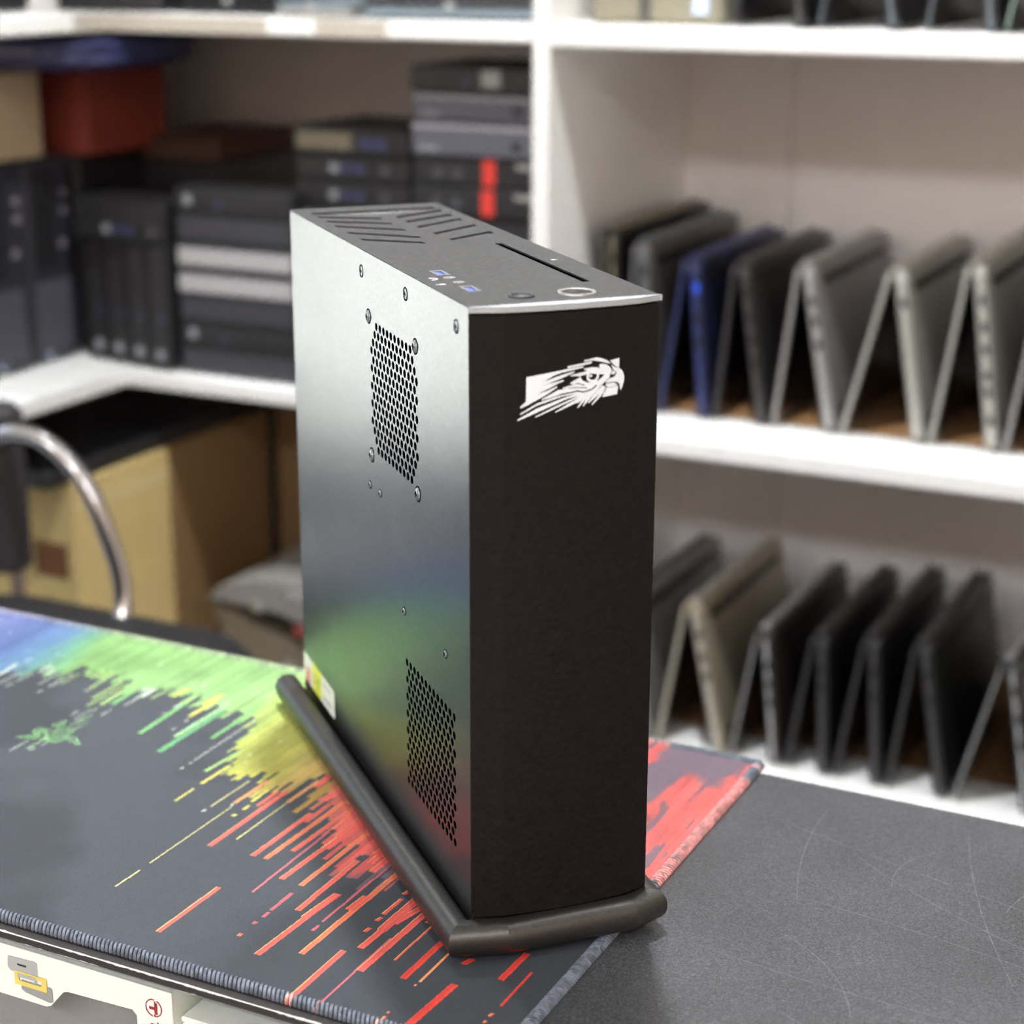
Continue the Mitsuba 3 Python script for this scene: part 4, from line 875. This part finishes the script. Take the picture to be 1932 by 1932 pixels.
for x, z, r in ((-1.494, .297, .009), (-1.437, .322, .009), (-1.420, .323, .008), (-1.445, .205, .010)):
    m = moved(lathe([(0, .003), (r*.7, .0025), (r, 0), (r, -.001)], 18), np.array([[1, 0, 0, x], [0, 0, -1, 2.1495 if z > .22 else 2.1555], [0, 1, 0, z], [0, 0, 0, 1]]))
    put(t, 'metal_stud', m, 'bright_steel', smooth=40)
put(t, 'red_tag', cb(-1.428, -1.404, 2.146, 2.1495, .264, .279, .001), 'tag_red', label='dull red tag')

# ------------------------------------------------------------------ office chair between counter and shelves
bsdf('chrome', (.88, .88, .90), rough=0.12, metallic=1.0)
bsdf('chair_black', (.10, .095, .105), rough=0.6)
bsdf('chair_mesh', (.16, .15, .16), rough=0.7)
ch = thing('office_chair', 'black office chair with curved chrome arms behind the counter', 'chair')
SC = np.array([-1.33, 1.415])
def seat_mesh():
    g = sbox(-.12, -.12, .12, .12).buffer(.115, quad_segs=8)
    P = []
    for off, zz_ in ((-.02, .425), (0, .440), (0, .468), (-.012, .482), (-.05, .489)):
        P += [(x+SC[0], y+SC[1], zz_) for x, y in g.buffer(off).exterior.coords[:-1]]
    return trimesh.Trimesh(np.array(P)).convex_hull
put(ch, 'seat', seat_mesh(), 'chair_black', smooth=45)
def arm(sx):
    # sx: +1 the far arm, -1 the near one
    y = SC[1]+sx*.222
    return spline([(-1.515, y-.006, .664), (-1.48, y, .681), (-1.44, y, .683), (-1.405, y, .668), (-1.368, y, .632), (-1.342, y, .575), (-1.325, y, .515), (-1.318, y-sx*.02, .465), (-1.325, y-sx*.06, .432)], 40)
for s in (1,):
    put(ch, 'arm', tube(arm(s), .0108, 14), 'chrome', smooth=True, label='curved chrome arm tube')
BM = Rz(14.0, -1.632, 1.605)
put(ch, 'backrest', moved(rbox(-.16, .155, .0, .05, .50, .708, .022), BM), 'chair_mesh', smooth=40)
put(ch, 'backrest_bar', tube(spline([(-1.60, 1.632, .60), (-1.59, 1.60, .47), (-1.53, 1.53, .415), (-1.40, 1.44, .418)], 20), .014, 12), 'chair_black', smooth=True)
put(ch, 'column', moved(lathe([(0, .07), (.028, .07), (.028, .24), (.02, .245), (.02, .424), (0, .424)], 20), Rz(0, SC[0], SC[1], 0)), 'chrome', smooth=40)
for i in range(5):
    a = i*72+20; c, s = math.cos(math.radians(a)), math.sin(math.radians(a))
    l = put(ch, 'foot_arm', manif(hull([(SC[0]+r*c-w*s*e, SC[1]+r*s+w*c*e, z) for r, w, zl, zh in ((.02, .025, .065, .11), (.27, .014, .058, .075)) for e in (-1, 1) for z in (zl, zh)])), 'chrome')
    put(l, 'caster', moved(trimesh.creation.cylinder(.026, .022, sections=18), np.array([[-s, 0, c, SC[0]+.262*c], [c, 0, s, SC[1]+.262*s], [0, 1, 0, .0265], [0, 0, 0, 1]])), 'chair_black', smooth=40)

# ------------------------------------------------------------------ white product boxes on the shelf under the counter top
bsdf('box_white', (.93, .94, .90), rough=0.5)
bsdf('box_grey', (.50, .50, .50), rough=0.6)
bsdf('print_grey', (.66, .67, .66), rough=0.6)
bsdf('print_midgrey', (.57, .58, .57), rough=0.6)
bsdf('print_yellow', (.88, .80, .42), rough=0.6)
bsdf('print_red', (.58, .16, .17), rough=0.6)
bsdf('print_black', (.14, .14, .14), rough=0.6)
BY = 0.6525
t = thing('product_box', 'white product box with a red ring logo and yellow link drawing under the counter', 'box')
BX0, BX1, BZ0, BZ1 = -.735, -.5135, .5005, .7405
def on_front(geom, part, mat_, lift=.0002, label=None):
    m = extr(geom, .00015); v = np.array(m.vertices)
    m.vertices = np.c_[v[:, 0], BY-lift-v[:, 2], v[:, 1]]; m.invert()
    return put(t, part, m, mat_, label=label)
win = Polygon([(-.725, .7105), (-.5945, .7105), (-.5915, .7117), (-.5825, .7222), (-.5795, .7232), (-.5385, .7245), (-.5358, .7220), (-.535, .56), (-.725, .56)]).buffer(0)
fr_ = sbox(BX0, BZ0, BX1, BZ1).difference(win)
m = extr(fr_, .0012); v = np.array(m.vertices); m.vertices = np.c_[v[:, 0], BY+.0012-v[:, 2], v[:, 1]]; m.invert()
put(t, 'front_face', m, 'box_white')
put(t, 'inner_tray', cb(BX0+.002, BX1-.002, BY+.016, BY+.018, BZ0+.002, BZ1-.003, .0003), 'box_grey', label='grey tray behind the window')
put(t, 'body', cat([cb(BX0, BX0+.0012, BY+.0013, BY+.22, BZ0, BZ1, 0), cb(BX1-.0012, BX1, BY+.0013, BY+.22, BZ0, BZ1, 0), cb(BX0+.0012, BX1-.0012, BY+.0013, BY+.22, BZ1-.0012, BZ1, 0), cb(BX0+.0012, BX1-.0012, BY+.0013, BY+.22, BZ0, BZ0+.0012, 0), cb(BX0+.0012, BX1-.0012, BY+.219, BY+.22, BZ0+.0012, BZ1-.0012, 0)]), 'box_white')
on_front(Polygon([(-.6175, .7345), (-.600, .7352), (-.5985, .7345), (-.5985, .7255), (-.6005, .7245), (-.6165, .7262), (-.6182, .728)]), 'drawing_plate', 'print_grey')
on_front(LineString([(-.611, .7310), (-.606, .7310)]).buffer(.0005), 'drawing_slot', 'print_black', .0004)
on_front(Polygon([(-.6095, .7225), (-.5905, .7225), (-.5895, .7215), (-.5895, .7145), (-.5912, .7135), (-.6075, .7155), (-.6100, .7170)]), 'drawing_plate', 'print_midgrey')
on_front(sbox(-.6135, .7195, -.5930, .7268).buffer(.0003).difference(sbox(-.6108, .7218, -.5962, .7248)), 'drawing_link', 'print_yellow', .0005)
on_front(Polygon([(-.6115, .7226), (-.6115, .7262), (-.5995, .7262), (-.5995, .7226)]).difference(sbox(-.62, .70, -.6008, .7240)), 'drawing_plate', 'print_grey', .0007)
LC = (-.5248, .7293)
ringg = Point(*LC).buffer(.0050).difference(Point(*LC).buffer(.0045))
ringg = ringg.difference(Polygon([LC, (LC[0]-.002, LC[1]-.01), (LC[0]+.003, LC[1]-.01)])).difference(Polygon([LC, (LC[0]+.001, LC[1]+.01), (LC[0]+.0045, LC[1]+.01)]))
tt_ = unary_union([sbox(LC[0]-.0028, LC[1]-.0010, LC[0]+.0014, LC[1]+.0005), Polygon([(LC[0]+.0004, LC[1]-.0030), (LC[0]+.0022, LC[1]-.0034), (LC[0]+.0022, LC[1]+.0028), (LC[0]+.0004, LC[1]+.0040)]), sbox(LC[0]+.0000, LC[1]-.0048, LC[0]+.0010, LC[1]-.0036)])
on_front(ringg, 'logo_ring', 'print_red'); on_front(tt_, 'logo_letter', 'print_red')
on_front(unary_union([sbox(-.5270, .7194, -.5228, .7202), sbox(-.5231, .7180, -.5223, .7216)]), 'letter', 'print_red')
fine = [sbox(-.6285+.0007*((i*5) % 2), .7352-.0011*i, -.6272, .7346-.0011*i) for i in range(16)]
on_front(unary_union(fine), 'fine_print', 'print_black')
t = thing('product_box', 'plain white product box beside the one with the red logo under the counter edge', 'box')
put(t, 'body', cb(-.5085, -.36, BY+.0005, BY+.20, .5005, .7255, .001), 'box_white')
put(t, 'lid', cb(-.5088, -.3597, BY+.0001, BY+.2003, .7258, .7290, .0008), 'box_white')
